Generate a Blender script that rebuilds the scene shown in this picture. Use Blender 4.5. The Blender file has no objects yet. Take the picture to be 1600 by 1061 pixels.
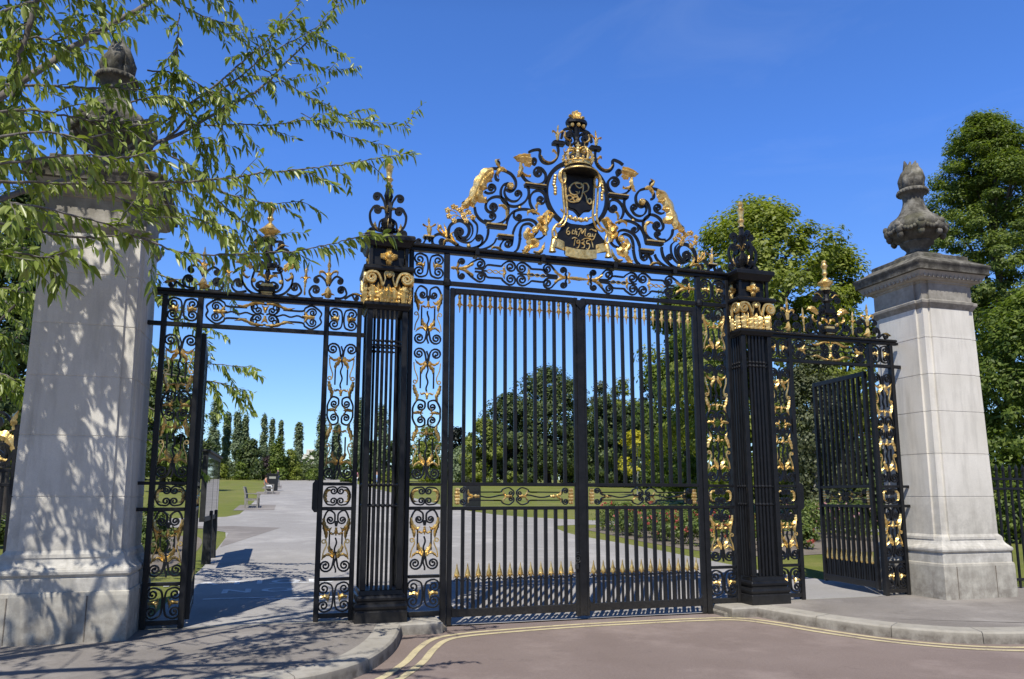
import bpy, math, random
import numpy as np
from mathutils import Matrix, Vector
random.seed(7); RNG = np.random.default_rng(11)
PI = math.pi
S = bpy.context.scene
COL = S.collection
# ------------------------------------------------------------------ camera
CX, CY, CH, F, YAW, PIT, SY = -3.848, -9.6402, 1.62, 1171.998, 16.5333, 8.5239, 69.8
_ya, _pi = math.radians(YAW), math.radians(PIT)
FW = np.array([math.sin(_ya)*math.cos(_pi), math.cos(_ya)*math.cos(_pi), math.sin(_pi)])
RT = np.array([math.cos(_ya), -math.sin(_ya), 0.0]); UP = np.cross(RT, FW)
C0 = np.array([CX, CY, CH])
cam_d = bpy.data.cameras.new('camera'); cam = bpy.data.objects.new('camera', cam_d); COL.objects.link(cam)
cam_d.sensor_width = 36; cam_d.lens = 36*F/1600; cam_d.shift_y = SY/1600
cam_d.clip_start = 0.05; cam_d.clip_end = 4000
cam.matrix_world = Matrix(((RT[0], UP[0], -FW[0], CX), (RT[1], UP[1], -FW[1], CY), (RT[2], UP[2], -FW[2], CH), (0, 0, 0, 1)))
S.camera = cam
def ray(x, y): return FW + RT*((x-800)/F) + UP*((530.5+SY-y)/F)
def atY(x, y, Y=0.0):
    d = ray(x, y); return C0 + d*((Y-CY)/d[1])
def atD(x, y, D): return C0 + ray(x, y)*D
def project(p):
    d = np.asarray(p)-C0; z = d@FW
    return 800+F*(d@RT)/z, 530.5+SY-F*(d@UP)/z, z
# ------------------------------------------------------------------ world and sun
SUN_EL, SUN_AZ = math.radians(56), math.radians(29)     # light travels towards +Y, turned to +X
W = bpy.data.worlds.new('World'); S.world = W; W.use_nodes = True
nt = W.node_tree; nt.nodes.clear()
out = nt.nodes.new('ShaderNodeOutputWorld'); bg = nt.nodes.new('ShaderNodeBackground')
sky = nt.nodes.new('ShaderNodeTexSky'); sky.sky_type = 'NISHITA'; sky.sun_disc = False
sky.sun_elevation = SUN_EL; sky.sun_rotation = PI + SUN_AZ
sky.altitude = 0; sky.air_density = 1.0; sky.dust_density = 0.0; sky.ozone_density = 3.0
bg.inputs['Strength'].default_value = 0.138
tc = nt.nodes.new('ShaderNodeTexCoord')
def wn(t, **k):
    n = nt.nodes.new(t)
    for a, b in k.items(): setattr(n, a, b)
    return n
mp = wn('ShaderNodeMapping'); mp.inputs['Scale'].default_value = (2.2, 2.2, 7.0); mp.inputs['Rotation'].default_value = (0.25, 0.1, 0.5)
nt.links.new(tc.outputs['Generated'], mp.inputs['Vector'])
n1 = wn('ShaderNodeTexNoise'); n1.inputs['Scale'].default_value = 1.6; n1.inputs['Detail'].default_value = 7; n1.inputs['Roughness'].default_value = .62; n1.inputs['Distortion'].default_value = .6
nt.links.new(mp.outputs['Vector'], n1.inputs['Vector'])
cr = wn('ShaderNodeValToRGB'); cr.color_ramp.elements[0].position = .56; cr.color_ramp.elements[1].position = .86
cr.color_ramp.elements[1].color = (.055, .055, .055, 1)
nt.links.new(n1.outputs['Fac'], cr.inputs['Fac'])
tint = wn('ShaderNodeMix', data_type='RGBA', blend_type='MULTIPLY'); tint.inputs['Factor'].default_value = 1.0
sxyz = wn('ShaderNodeSeparateXYZ'); nt.links.new(tc.outputs['Generated'], sxyz.inputs[0])
tr_ = wn('ShaderNodeValToRGB'); tr_.color_ramp.elements[0].position = .0; tr_.color_ramp.elements[0].color = (.80, .93, 1.05, 1); tr_.color_ramp.elements[1].position = .42; tr_.color_ramp.elements[1].color = (.62, 1.01, 1.70, 1)
_e = tr_.color_ramp.elements.new(.57); _e.color = (.60, .98, 1.62, 1)
_e = tr_.color_ramp.elements.new(.80); _e.color = (.16, .26, .43, 1)  # zenith darkened to cut sky fill and deepen shadows
nt.links.new(sxyz.outputs['Z'], tr_.inputs['Fac']); nt.links.new(tr_.outputs['Color'], tint.inputs['B'])
nt.links.new(sky.outputs['Color'], tint.inputs['A'])
dk = wn('ShaderNodeMapRange'); dk.inputs['From Min'].default_value = -.7; dk.inputs['From Max'].default_value = .1; dk.inputs['To Min'].default_value = .5; dk.inputs['To Max'].default_value = 1.0  # added dimming of the sky behind the camera, deepens shadows
nt.links.new(sxyz.outputs['Y'], dk.inputs['Value'])
dm = wn('ShaderNodeVectorMath', operation='SCALE'); nt.links.new(tint.outputs['Result'], dm.inputs[0]); nt.links.new(dk.outputs['Result'], dm.inputs['Scale'])
mx = wn('ShaderNodeMix', data_type='RGBA'); mx.inputs['B'].default_value = (6.5, 7.2, 8.2, 1)
nt.links.new(cr.outputs['Color'], mx.inputs['Factor']); nt.links.new(dm.outputs['Vector'], mx.inputs['A'])
nt.links.new(mx.outputs['Result'], bg.inputs['Color']); nt.links.new(bg.outputs['Background'], out.inputs['Surface'])
sd = bpy.data.lights.new('sun', 'SUN'); sd.energy = 5.0; sd.angle = math.radians(.45); sd.color = (1, .952, .86)
so = bpy.data.objects.new('sun', sd); COL.objects.link(so)
L = Vector((math.sin(SUN_AZ)*math.cos(SUN_EL), math.cos(SUN_AZ)*math.cos(SUN_EL), -math.sin(SUN_EL)))
so.rotation_euler = L.to_track_quat('-Z', 'Y').to_euler(); so.location = (-20, -30, 40)
S.view_settings.view_transform = 'Standard'; S.view_settings.look = 'None'; S.view_settings.exposure = 0
S.render.engine = 'CYCLES'
S.cycles.max_bounces = 6; S.cycles.transparent_max_bounces = 6
# ------------------------------------------------------------------ materials
class NT:
    def __init__(s, name):
        s.m = bpy.data.materials.new(name); s.m.use_nodes = True; s.t = s.m.node_tree; s.b = s.t.nodes['Principled BSDF']; s.o = s.t.nodes['Material Output']
    def n(s, t, **k):
        n = s.t.nodes.new(t)
        for a, b in k.items():
            if a in n.inputs.keys() if hasattr(n.inputs, 'keys') else False: n.inputs[a].default_value = b
            else: setattr(n, a, b)
        return n
    def l(s, a, b): s.t.links.new(a, b)
    def pos(s): return s.n('ShaderNodeNewGeometry').outputs['Position']
    def noise(s, scale, detail=4, rough=.55, vec=None):
        n = s.n('ShaderNodeTexNoise'); n.inputs['Scale'].default_value = scale; n.inputs['Detail'].default_value = detail; n.inputs['Roughness'].default_value = rough
        s.l(vec if vec is not None else s.pos(), n.inputs['Vector']); return n.outputs['Fac']
    def ramp(s, fac, stops):
        r = s.n('ShaderNodeValToRGB'); e = r.color_ramp.elements
        while len(e) < len(stops): e.new(.5)
        for i, (p, c) in enumerate(stops):
            e[i].position = p; e[i].color = (c, c, c, 1) if isinstance(c, (int, float)) else (*c, 1)
        s.l(fac, r.inputs['Fac']); return r.outputs['Color']
    def mix(s, f, a, b, blend='MIX'):
        m = s.n('ShaderNodeMix', data_type='RGBA', blend_type=blend)
        for v, k in ((f, 'Factor'), (a, 'A'), (b, 'B')):
            i = m.inputs[k]
            if isinstance(v, (int, float)): i.default_value = v if k == 'Factor' else (v, v, v, 1)
            elif isinstance(v, tuple): i.default_value = (*v, 1)
            else: s.l(v, i)
        return m.outputs['Result']
    def bump(s, h, st=.3, d=.01):
        b = s.n('ShaderNodeBump'); b.inputs['Strength'].default_value = st; b.inputs['Distance'].default_value = d
        s.l(h, b.inputs['Height']); s.l(b.outputs['Normal'], s.b.inputs['Normal'])
    def z(s):
        x = s.n('ShaderNodeSeparateXYZ'); s.l(s.pos(), x.inputs[0]); return x.outputs['Z']
    def rng(s, v, a, b, c=0., d=1.):
        m = s.n('ShaderNodeMapRange'); m.inputs['From Min'].default_value = a; m.inputs['From Max'].default_value = b
        m.inputs['To Min'].default_value = c; m.inputs['To Max'].default_value = d; s.l(v, m.inputs['Value']); return m.outputs['Result']
    def col(s, c):
        if isinstance(c, tuple): s.b.inputs['Base Color'].default_value = (*c, 1)
        else: s.l(c, s.b.inputs['Base Color'])
    def set(s, **k):
        for a, v in k.items(): s.b.inputs[a.replace('_', ' ')].default_value = v
        return s
def m_iron():
    t = NT('black_paint'); n = t.noise(9, 6, .7); n2 = t.noise(70, 4)
    c = t.mix(t.ramp(n, [(.35, 0.), (.75, 1.)]), (.006, .0066, .008), (.0125, .013, .0155))
    dz = t.mix(t.ramp(t.noise(26, 6, .75), [(.3, 0.), (.8, 1.)]), t.rng(t.z(), 0.05, .42, .42, 0.0), 0.0)
    t.col(t.mix(dz, c, (.085, .075, .062))); t.l(t.rng(n, .3, .8, .34, .55), t.b.inputs['Roughness']); t.bump(n2, .25, .004)
    t.set(Specular_IOR_Level=.36); return t.m
def m_gold():
    t = NT('gold_leaf'); n = t.noise(14, 5, .6); n2 = t.noise(40, 3)
    t.col(t.ramp(n, [(.25, (.36, .20, .045)), (.5, (.84, .60, .225)), (.75, (1.0, .82, .42))]))
    t.set(Metallic=.72); t.l(t.rng(n2, .3, .7, .26, .46), t.b.inputs['Roughness']); t.bump(n2, .35, .012); return t.m
def m_stone(name, a, b, dirt, zlo, zhi, zs=1.0, seed=0):
    t = NT(name); big = t.noise(1.1, 6, .6); med = t.noise(7, 8, .68); fine = t.noise(90, 4, .6)
    c = t.mix(t.ramp(big, [(.3, 0.), (.7, 1.)]), a, b)
    mpn = t.n('ShaderNodeMapping'); mpn.inputs['Scale'].default_value = (5, 5, .7); t.l(t.pos(), mpn.inputs['Vector'])
    streak = t.ramp(t.noise(1.5, 6, .6, mpn.outputs['Vector']), [(.48, 0.), (.74, 1.)])
    c = t.mix(t.mix(.36, 0., streak), c, dirt)
    low = t.mix(t.rng(t.z(), zlo, zhi, 1., 0.), 0., t.ramp(med, [(.30, .15), (.62, 1.)]))
    c = t.mix(t.mix(zs, 0., low), c, dirt)
    m1 = t.n('ShaderNodeMath', operation='MULTIPLY_ADD'); m1.inputs[1].default_value = 1.587; m1.inputs[2].default_value = -1.563; t.l(t.z(), m1.inputs[0])
    m2 = t.n('ShaderNodeMath', operation='FLOOR'); t.l(m1.outputs[0], m2.inputs[0]); wn_ = t.n('ShaderNodeTexWhiteNoise', noise_dimensions='1D'); t.l(m2.outputs[0], wn_.inputs['W'])
    c = t.mix(t.rng(wn_.outputs['Value'], 0., 1., .0, .22), c, t.mix(1., c, (.70, .68, .62), 'MULTIPLY'))
    c = t.mix(t.rng(fine, .3, .7, 0., .16), c, (.2, .19, .17)); t.col(c); t.set(Roughness=.88, Specular_IOR_Level=.25)
    t.bump(t.mix(.5, med, fine), .35, .012); return t.m
def m_weather():
    t = NT('weathered_stone'); med = t.noise(6, 9, .7); fine = t.noise(60, 5, .65); big = t.noise(2.0, 4)
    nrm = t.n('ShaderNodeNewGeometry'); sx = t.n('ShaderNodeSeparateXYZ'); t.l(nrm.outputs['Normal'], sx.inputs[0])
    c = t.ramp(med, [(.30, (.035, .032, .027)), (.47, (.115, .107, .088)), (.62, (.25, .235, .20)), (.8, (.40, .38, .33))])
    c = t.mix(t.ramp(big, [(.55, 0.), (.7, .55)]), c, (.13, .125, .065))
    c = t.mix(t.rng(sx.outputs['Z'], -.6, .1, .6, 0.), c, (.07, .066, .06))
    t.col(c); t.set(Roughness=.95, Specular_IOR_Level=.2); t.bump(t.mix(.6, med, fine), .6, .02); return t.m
def m_ground(name, stops, sc, fine=140, bump=.4, spots=None, rough=.9):
    t = NT(name); big = t.noise(sc, 8, .6); f = t.noise(fine, 3, .7)
    c = t.ramp(big, stops); c = t.mix(t.rng(f, .32, .7, 0., .75), c, t.mix(1.0, c, (.52, .52, .52), 'MULTIPLY'))
    vo = t.n('ShaderNodeTexVoronoi'); vo.inputs['Scale'].default_value = fine*.55; t.l(t.pos(), vo.inputs['Vector'])
    c = t.mix(t.ramp(vo.outputs['Distance'], [(.0, .55), (.30, 0.)]), c, (.42, .38, .35))
    if spots:
        v = t.ramp(t.noise(.55, 5, .7), [(.50, 0.), (.66, .75)]); c = t.mix(v, c, spots)
        v = t.ramp(t.noise(3.1, 5, .7), [(.60, 0.), (.72, .5)]); c = t.mix(v, c, t.mix(1., c, (.6, .6, .6), 'MULTIPLY'))
    g2 = t.noise(34, 4, .75); c = t.mix(t.rng(g2, .35, .65, 0., .30), c, t.mix(1., c, (.58, .57, .56), 'MULTIPLY'))
    t.col(c); t.set(Roughness=rough, Specular_IOR_Level=.3); t.bump(t.mix(.5, f, g2), bump, .008); return t.m
def m_grass():
    t = NT('lawn_grass'); n = t.noise(.35, 6, .65); f = t.noise(30, 5, .75); st = t.noise(4, 4)
    mpn = t.n('ShaderNodeMapping'); mpn.inputs['Scale'].default_value = (.9, .12, 1); t.l(t.pos(), mpn.inputs['Vector'])
    band = t.noise(.8, 3, .5, mpn.outputs['Vector'])
    c = t.ramp(n, [(.3, (.15, .185, .034)), (.5, (.235, .25, .055)), (.7, (.33, .30, .10))])
    c = t.mix(t.ramp(band, [(.45, 0.), (.65, .5)]), c, (.235, .22, .08))
    c = t.mix(t.rng(f, .3, .7, 0., .6), c, (.05, .075, .015)); c = t.mix(t.rng(st, .4, .7, 0., .25), c, (.10, .15, .03))
    t.col(c); t.set(Roughness=.9, Specular_IOR_Level=.15); t.bump(f, .9, .03); return t.m
def m_leaf(name, dark, mid, light, trans=.35, rough=.5, spec=.35):
    t = NT(name); g = t.n('ShaderNodeNewGeometry'); n = t.noise(.8, 3)
    c = t.ramp(g.outputs['Random Per Island'], [(.0, dark), (.5, mid), (1., light)])
    c = t.mix(t.rng(n, .35, .7, 0., .45), c, dark); t.col(c); t.set(Roughness=rough, Specular_IOR_Level=spec)
    tr = t.n('ShaderNodeBsdfTranslucent'); cc = t.mix(1., c, (1.25, 1.35, .45), 'MULTIPLY'); t.l(cc, tr.inputs['Color'])
    ms = t.n('ShaderNodeMixShader'); ms.inputs[0].default_value = trans
    t.l(t.b.outputs[0], ms.inputs[1]); t.l(tr.outputs[0], ms.inputs[2]); t.l(ms.outputs[0], t.o.inputs['Surface']); return t.m
def m_plain(name, c, rough=.6, metal=0., var=.25, sc=12, spec=.4, bump=.15):
    t = NT(name); n = t.noise(sc, 5, .6); d = tuple(x*(1-var*1.4) for x in c); u = tuple(min(1, x*(1+var*.6)) for x in c)
    t.col(t.ramp(n, [(.3, d), (.7, u)])); t.set(Roughness=rough, Metallic=metal, Specular_IOR_Level=spec); t.bump(n, bump, .004); return t.m
def m_bark(name, a, b, sc=9):
    t = NT(name); mpn = t.n('ShaderNodeMapping'); mpn.inputs['Scale'].default_value = (1, 1, .3); t.l(t.pos(), mpn.inputs['Vector'])
    n = t.noise(sc, 6, .7, mpn.outputs['Vector']); t.col(t.ramp(n, [(.32, a), (.68, b)])); t.set(Roughness=.9); t.bump(n, .7, .03); return t.m
def m_paint(name, c):
    t = NT(name); n = t.noise(38, 5, .75); n2 = t.noise(5, 4)
    wear = t.mix(.5, n, n2); t.col(t.ramp(wear, [(.36, (.24, .20, .175)), (.45, tuple(x*.80 for x in c)), (.60, c)])); t.set(Roughness=.8); t.bump(n, .3, .003); return t.m
IRON, GOLD = m_iron(), m_gold()
STONE = m_stone('portland_stone', (.72, .685, .61), (.85, .815, .745), (.27, .255, .22), .9, 2.1, .6)
PLINTH = m_stone('plinth_stone', (.56, .53, .455), (.68, .65, .565), (.15, .125, .105), .05, 1.1, .85)
WEATH = m_weather()
CORN = m_stone('cornice_stone', (.40, .37, .32), (.56, .53, .47), (.17, .155, .13), 4.6, 5.6, .8)
ROAD = m_ground('red_asphalt', [(.25, (.245, .190, .168)), (.5, (.282, .222, .198)), (.78, (.318, .254, .228))], .9, 150, .5, (.335, .272, .245))
PAVE = m_ground('pavement_asphalt', [(.3, (.255, .23, .207)), (.7, (.335, .305, .277))], 1.2, 170, .5, (.37, .34, .31))
PATH = m_ground('path_asphalt', [(.3, (.38, .362, .340)), (.7, (.455, .435, .41))], .5, 120, .35, (.49, .468, .44))
KERB = m_stone('kerb_granite', (.36, .335, .285), (.47, .44, .385), (.115, .098, .08), .055, .135, .9)
SOIL = m_ground('bed_soil', [(.3, (.20, .165, .13)), (.7, (.29, .25, .205))], 1.8, 60, .9)
GRASS = m_grass()
YEL, WHT = m_paint('yellow_road_paint', (.64, .55, .33)), m_paint('worn_white_paint', (.80, .80, .78))
BARK = m_bark('bark', (.035, .028, .022), (.11, .092, .075)); BARKG = m_bark('cherry_bark', (.10, .085, .075), (.25, .225, .205), 16)
BIRCH = m_bark('birch_bark', (.10, .09, .08), (.62, .60, .56), 6)
LF = dict(
 cherry=m_leaf('cherry_leaf', (.14, .195, .028), (.28, .35, .07), (.46, .51, .18), .36, .36, .45),
 poplar=m_leaf('hazed_poplar_leaf', (.13, .18, .10), (.22, .28, .155), (.33, .38, .22), .3),  # distance haze put into the colour: leaves lightened for the far row
 oak=m_leaf('oak_leaf', (.036, .062, .020), (.085, .122, .040), (.19, .235, .07), .32),
 maple=m_leaf('maple_leaf', (.095, .135, .018), (.25, .295, .05), (.44, .47, .12), .42),
 lush=m_leaf('lush_leaf', (.065, .105, .015), (.14, .20, .032), (.26, .32, .065), .40),
 yew=m_leaf('yew_leaf', (.008, .013, .010), (.014, .022, .014), (.028, .038, .02), .1),
 redwood=m_leaf('redwood_leaf', (.055, .095, .018), (.155, .21, .042), (.31, .37, .085), .40),
 grey=m_leaf('silver_leaf', (.07, .085, .04), (.14, .16, .08), (.24, .25, .13), .34),
 yellow=m_leaf('golden_leaf', (.40, .36, .03), (.58, .52, .05), (.78, .70, .12), .4),
 purple=m_leaf('purple_leaf', (.018, .012, .018), (.035, .02, .028), (.06, .035, .04), .15),
 rose=m_leaf('rose_leaf', (.06, .10, .022), (.14, .19, .045), (.24, .29, .08), .3))
REDP = m_leaf('red_petal', (.40, .06, .06), (.55, .11, .11), (.70, .22, .2), .3)
PINKP = m_leaf('pink_petal', (.62, .30, .36), (.75, .45, .50), (.85, .66, .68), .3)
TEAK = m_plain('weathered_teak', (.30, .285, .26), .85, var=.3, sc=20)
DARKM = m_plain('dark_bin_paint', (.02, .022, .024), .45)
BOARD = m_plain('dark_timber', (.03, .032, .033), .6, var=.4)
CREAM = m_plain('cream_stucco', (.74, .71, .64), .8, var=.08)
WINDOW = m_plain('window_glass', (.03, .035, .04), .1)
def m_glass():
    t = NT('noticeboard_glass'); n = t.noise(3, 3); t.col(t.ramp(n, [(.3, (.035, .042, .038)), (.7, (.055, .062, .055))])); t.set(Roughness=.03, Specular_IOR_Level=.9); return t.m
GLASS = m_glass()
def cloth(name, c): return m_plain(name, c, .85, var=.12, sc=30, spec=.2)
SKIN, HAIR = cloth('skin', (.52, .33, .24)), cloth('dark_hair', (.03, .022, .016))
# ------------------------------------------------------------------ object helpers
def tag(o, label=None, cat=None, group=None, kind=None):
    if label: o['label'] = label
    if cat: o['category'] = cat
    if group: o['group'] = group
    if kind: o['kind'] = kind
    return o
def thing(name, label, cat, loc=(0, 0, 0), rotz=0, group=None):
    o = bpy.data.objects.new(name, None); COL.objects.link(o); o.location = loc; o.rotation_euler = (0, 0, rotz); o.empty_display_size = .3
    return tag(o, label, cat, group)
def link(name, me, mat=None, parent=None, loc=None):
    if mat is not None and len(me.materials) == 0: me.materials.append(mat)
    o = bpy.data.objects.new(name, me); COL.objects.link(o)
    if parent is not None: o.parent = parent
    if loc is not None: o.location = loc
    return o
def copy_tree(o, parent=None):
    c = o.copy(); COL.objects.link(c)
    if parent is not None: c.parent = parent
    for ch in list(o.children): copy_tree(ch, c)
    return c
def catmull(P, n=6):
    P = [np.array(p, float) for p in P]
    if len(P) < 3: return P
    Q = [2*P[0]-P[1]] + P + [2*P[-1]-P[-2]]; R = []
    for i in range(1, len(Q)-2):
        a, b, c, d = Q[i-1], Q[i], Q[i+1], Q[i+2]
        for k in range(n):
            t = k/n; R.append(.5*((2*b)+(c-a)*t+(2*a-5*b+4*c-d)*t*t+(3*b-a-3*c+d)*t**3))
    R.append(P[-1]); return R
class MB:
    def __init__(s, sx=1, dx=0.): s.v = []; s.f = []; s.pc = []; s.sx = sx; s.dx = dx; s.M = None
    def add(s, vs, fs):
        o = len(s.v)
        if s.M is not None: vs = [tuple(s.M @ Vector(v)) for v in vs]
        s.pc.append((o, len(vs), len(s.f), len(fs))); s.v += [tuple(map(float, v)) for v in vs]; s.f += [tuple(i+o for i in f) for f in fs]
    def box(s, x0, x1, y0, y1, z0, z1, t=0):
        a = [(x0+t, y0+t, z0), (x1-t, y0+t, z0), (x1-t, y1-t, z0), (x0+t, y1-t, z0), (x0, y0, z1), (x1, y0, z1), (x1, y1, z1), (x0, y1, z1)]
        s.add(a, [(3, 2, 1, 0), (4, 5, 6, 7), (0, 1, 5, 4), (1, 2, 6, 5), (2, 3, 7, 6), (3, 0, 4, 7)])
    def bbox(s, x0, x1, y0, y1, z0, z1, b=.006):          # box with chamfered edges
        xs = (x0, x1); ys = (y0, y1); zs = (z0, z1)
        rings = [(z0, b), (z0+b, 0), (z1-b, 0), (z1, b)]
        s.rings([[(x0+i+b*0, y0+i+b, z), (x0+i+b, y0+i, z), (x1-i-b, y0+i, z), (x1-i, y0+i+b, z), (x1-i, y1-i-b, z), (x1-i-b, y1-i, z), (x0+i+b, y1-i, z), (x0+i, y1-i-b, z)] for z, i in rings])
    def rings(s, R, closed=True, cap=True):
        n = len(R[0]); vs = [p for r in R for p in r]; fs = []
        for i in range(len(R)-1):
            for j in range(n if closed else n-1):
                k = (j+1) % n; fs.append((i*n+j, i*n+k, (i+1)*n+k, (i+1)*n+j))
        if cap: fs.append(tuple(range(n-1, -1, -1))); fs.append(tuple((len(R)-1)*n+j for j in range(n)))
        s.add(vs, fs)
    def lathe(s, prof, cx=0, cy=0, n=16, mod=None):
        s.rings([[(cx+(r*(mod(2*PI*j/n, z) if mod else 1))*math.cos(2*PI*j/n), cy+(r*(mod(2*PI*j/n, z) if mod else 1))*math.sin(2*PI*j/n), z) for j in range(n)] for r, z in prof])
    def ball(s, c, r, n=8, m=5, sz=1., sy=1.):
        R = []
        for i in range(m+1):
            a = -PI/2+PI*i/m; rr = max(math.cos(a), .05)*r
            R.append([(c[0]+rr*math.cos(2*PI*j/n), c[1]+sy*rr*math.sin(2*PI*j/n), c[2]+sz*r*math.sin(a)) for j in range(n)])
        s.rings(R)
    def tube(s, P, r, n=6):
        P = [np.array(p, float) for p in P]; rs = r if hasattr(r, '__len__') else [r]*len(P); R = []; prev = None
        for i, p in enumerate(P):
            t = P[min(i+1, len(P)-1)]-P[max(i-1, 0)]; t = t/(np.linalg.norm(t)+1e-9)
            if prev is None:
                u = np.cross(t, (0, 0, 1.)); u = u if np.linalg.norm(u) > .1 else np.cross(t, (1., 0, 0))
            else: u = prev-t*(prev@t)
            u = u/(np.linalg.norm(u)+1e-9); prev = u; w = np.cross(t, u)
            R.append([tuple(p+rs[i]*(u*math.cos(2*PI*j/n)+w*math.sin(2*PI*j/n))) for j in range(n)])
        s.rings(R)
    def sweep(s, P, w, d=.03, y=0., prof='rect'):           # strip in the XZ plane
        P = [np.array(p, float) for p in P]; n = len(P); ws = w if hasattr(w, '__len__') else [w]*n; R = []
        ds = d if hasattr(d, '__len__') else [d]*n
        for i, p in enumerate(P):
            t = P[min(i+1, n-1)]-P[max(i-1, 0)]; L = math.hypot(*t) or 1e-9; nx, nz = -t[1]/L, t[0]/L; h = ws[i]/2; e = ds[i]/2
            q = lambda a, b: (p[0]+nx*h*a, y+e*b, p[1]+nz*h*a)
            if prof == 'rect': R.append([q(-1, -1), q(-1, 1), q(1, 1), q(1, -1)])
            elif prof == 'dia': R.append([q(-1, 0), q(-.15, 1), q(1, 0), q(-.1, -1)])
            else: R.append([q(math.cos(2*PI*k/6), math.sin(2*PI*k/6)) for k in range(6)])
        s.rings(R)
    def prism(s, poly, y0, y1):
        n = len(poly); a = [(x, y0, z) for x, z in poly]+[(x, y1, z) for x, z in poly]
        s.add(a, [tuple(range(n)), tuple(range(2*n-1, n-1, -1))]+[(j, n+j, n+(j+1) % n, (j+1) % n) for j in range(n)])
    def mesh(s, name, smooth=None):
        me = bpy.data.meshes.new(name)
        v = [(s.sx*(x-s.dx), y, z) for x, y, z in s.v]; f = [t[::-1] for t in s.f] if s.sx < 0 else s.f
        me.from_pydata(v, [], f); me.update()
        if smooth:
            me.polygons.foreach_set('use_smooth', [True]*len(me.polygons)); me.set_sharp_from_angle(angle=math.radians(smooth))
        return me
    def clusters(s, gap=.012):                                # pieces that touch stay together; apart ones become meshes of their own
        n = len(s.pc); B = []
        for o, k, _, _ in s.pc: a = np.array(s.v[o:o+k]); B.append((a.min(0)-gap/2, a.max(0)+gap/2))
        p = list(range(n))
        def find(i):
            while p[i] != i: p[i] = p[p[i]]; i = p[i]
            return i
        for i in range(n):
            for j in range(i):
                if (B[i][0] <= B[j][1]).all() and (B[j][0] <= B[i][1]).all(): p[find(i)] = find(j)
        out = {}
        for i in range(n):
            m = out.setdefault(find(i), MB(s.sx)); o, k, f0, fk = s.pc[i]; m.add(s.v[o:o+k], [tuple(q-o for q in f) for f in s.f[f0:f0+fk]])
        return list(out.values())
    def meshes(s, name): return [m.mesh(name) for m in s.clusters()]
    def build_split(s, name, mat, parent): return [m.build(name, mat, parent) for m in s.clusters()]
    def build(s, name, mat, parent=None, smooth=None, loc=None): return link(name, s.mesh(name, smooth), mat, parent, loc)
def spiral(p, th, r, sgn, turns=1.5, n=None, k=.80):
    n = n or int(13*turns); c = np.array([p[0]-math.sin(th)*r*sgn, p[1]+math.cos(th)*r*sgn]); a0 = math.atan2(p[1]-c[1], p[0]-c[0])
    return [c+r*(1-k*(i/n)**.85)*np.array([math.cos(a0+sgn*2*PI*turns*i/n), math.sin(a0+sgn*2*PI*turns*i/n)]) for i in range(1, n+1)]
def heading(a, b): return math.atan2(b[1]-a[1], b[0]-a[0])
def stroke(P, st=None, en=None, n=5):                          # curve with optional spirals (r, sign, turns) at either end
    Q = catmull(P, n) if len(P) > 2 else [np.array(p, float) for p in P]
    if en: Q = Q+spiral(Q[-1], heading(Q[-2], Q[-1]), en[0], en[1], en[2] if len(en) > 2 else 1.5)
    if st: Q = spiral(Q[0], heading(Q[1], Q[0]), st[0], st[1], st[2] if len(st) > 2 else 1.5)[::-1]+Q
    return Q
def eye(mb, Q, r, y=0., d=.034):                               # blob in the eye of a scroll
    mb.ball((Q[-1][0], y, Q[-1][1]), r, 7, 4, sy=d/2/r)
def iron(mb, P, st=None, en=None, w=.022, d=.032, y=0., n=5, mirror=None, blob=True):
    Q = stroke(P, st, en, n); mir = [Q]
    if mirror is not None: mir.append([np.array([2*mirror-q[0], q[1]]) for q in Q])
    for q in mir:
        mb.sweep(q, w, d, y)
        if blob and en: eye(mb, q, w*.85, y, d)
        if blob and st: eye(mb, q[::-1], w*.85, y, d)
GLW = [1.]
def gleaf(mb, P, w, d=.05, y=-.012, lobes=5, amp=.35, mirror=None, n=6, tip=.12, prof='dia'):   # gilded leaf along a spine
    w = w*GLW[0]; Q = catmull(P, n); m = len(Q); ws = []
    for i in range(m):
        t = i/(m-1); b = math.sin(PI*min(1, .16+t*.84))**.7; ws.append(max(tip*w, w*b*(1-amp+amp*abs(math.cos(lobes*PI*t)))))
    ds = [d*(.4+.6*math.sin(PI*min(1, .1+.9*i/(m-1)))) for i in range(m)]
    for q in ([Q] if mirror is None else [Q, [np.array([2*mirror-a[0], a[1]]) for a in Q]]): mb.sweep(q, ws, ds, y, prof)
# ------------------------------------------------------------------ ironwork motifs (x centre c, heights in metres)
def sq4(I, G, c, z0, z1, hw, gold=True):                       # four C scrolls filling a square panel
    zm = (z0+z1)/2; hh = (z1-z0)/2; r = min(hw*.46, hh*.46)
    for sg in (1, -1):
        x = c+sg*(hw*.03); xo = c+sg*hw*.96
        # C open outwards: spine near the middle, a scroll above and below
        P = [(c+sg*hw*.5, z1-.02), (c+sg*hw*.16, z1-hh*.32), (c+sg*hw*.06, zm), (c+sg*hw*.16, z0+hh*.32), (c+sg*hw*.5, z0+.02)]
        iron(I, P, (r, -sg, 1.55), (r, sg, 1.55), w=.02)
        if gold:
            gleaf(G, [(xo, zm), (c+sg*hw*.62, zm+.01), (c+sg*hw*.42, zm+.0), (c+sg*hw*.30, zm+.055)], .06, .05, lobes=3)
            gleaf(G, [(c+sg*hw*.62, zm), (c+sg*hw*.45, zm-.02), (c+sg*hw*.40, zm-.06)], .035, .04, lobes=2)
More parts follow.
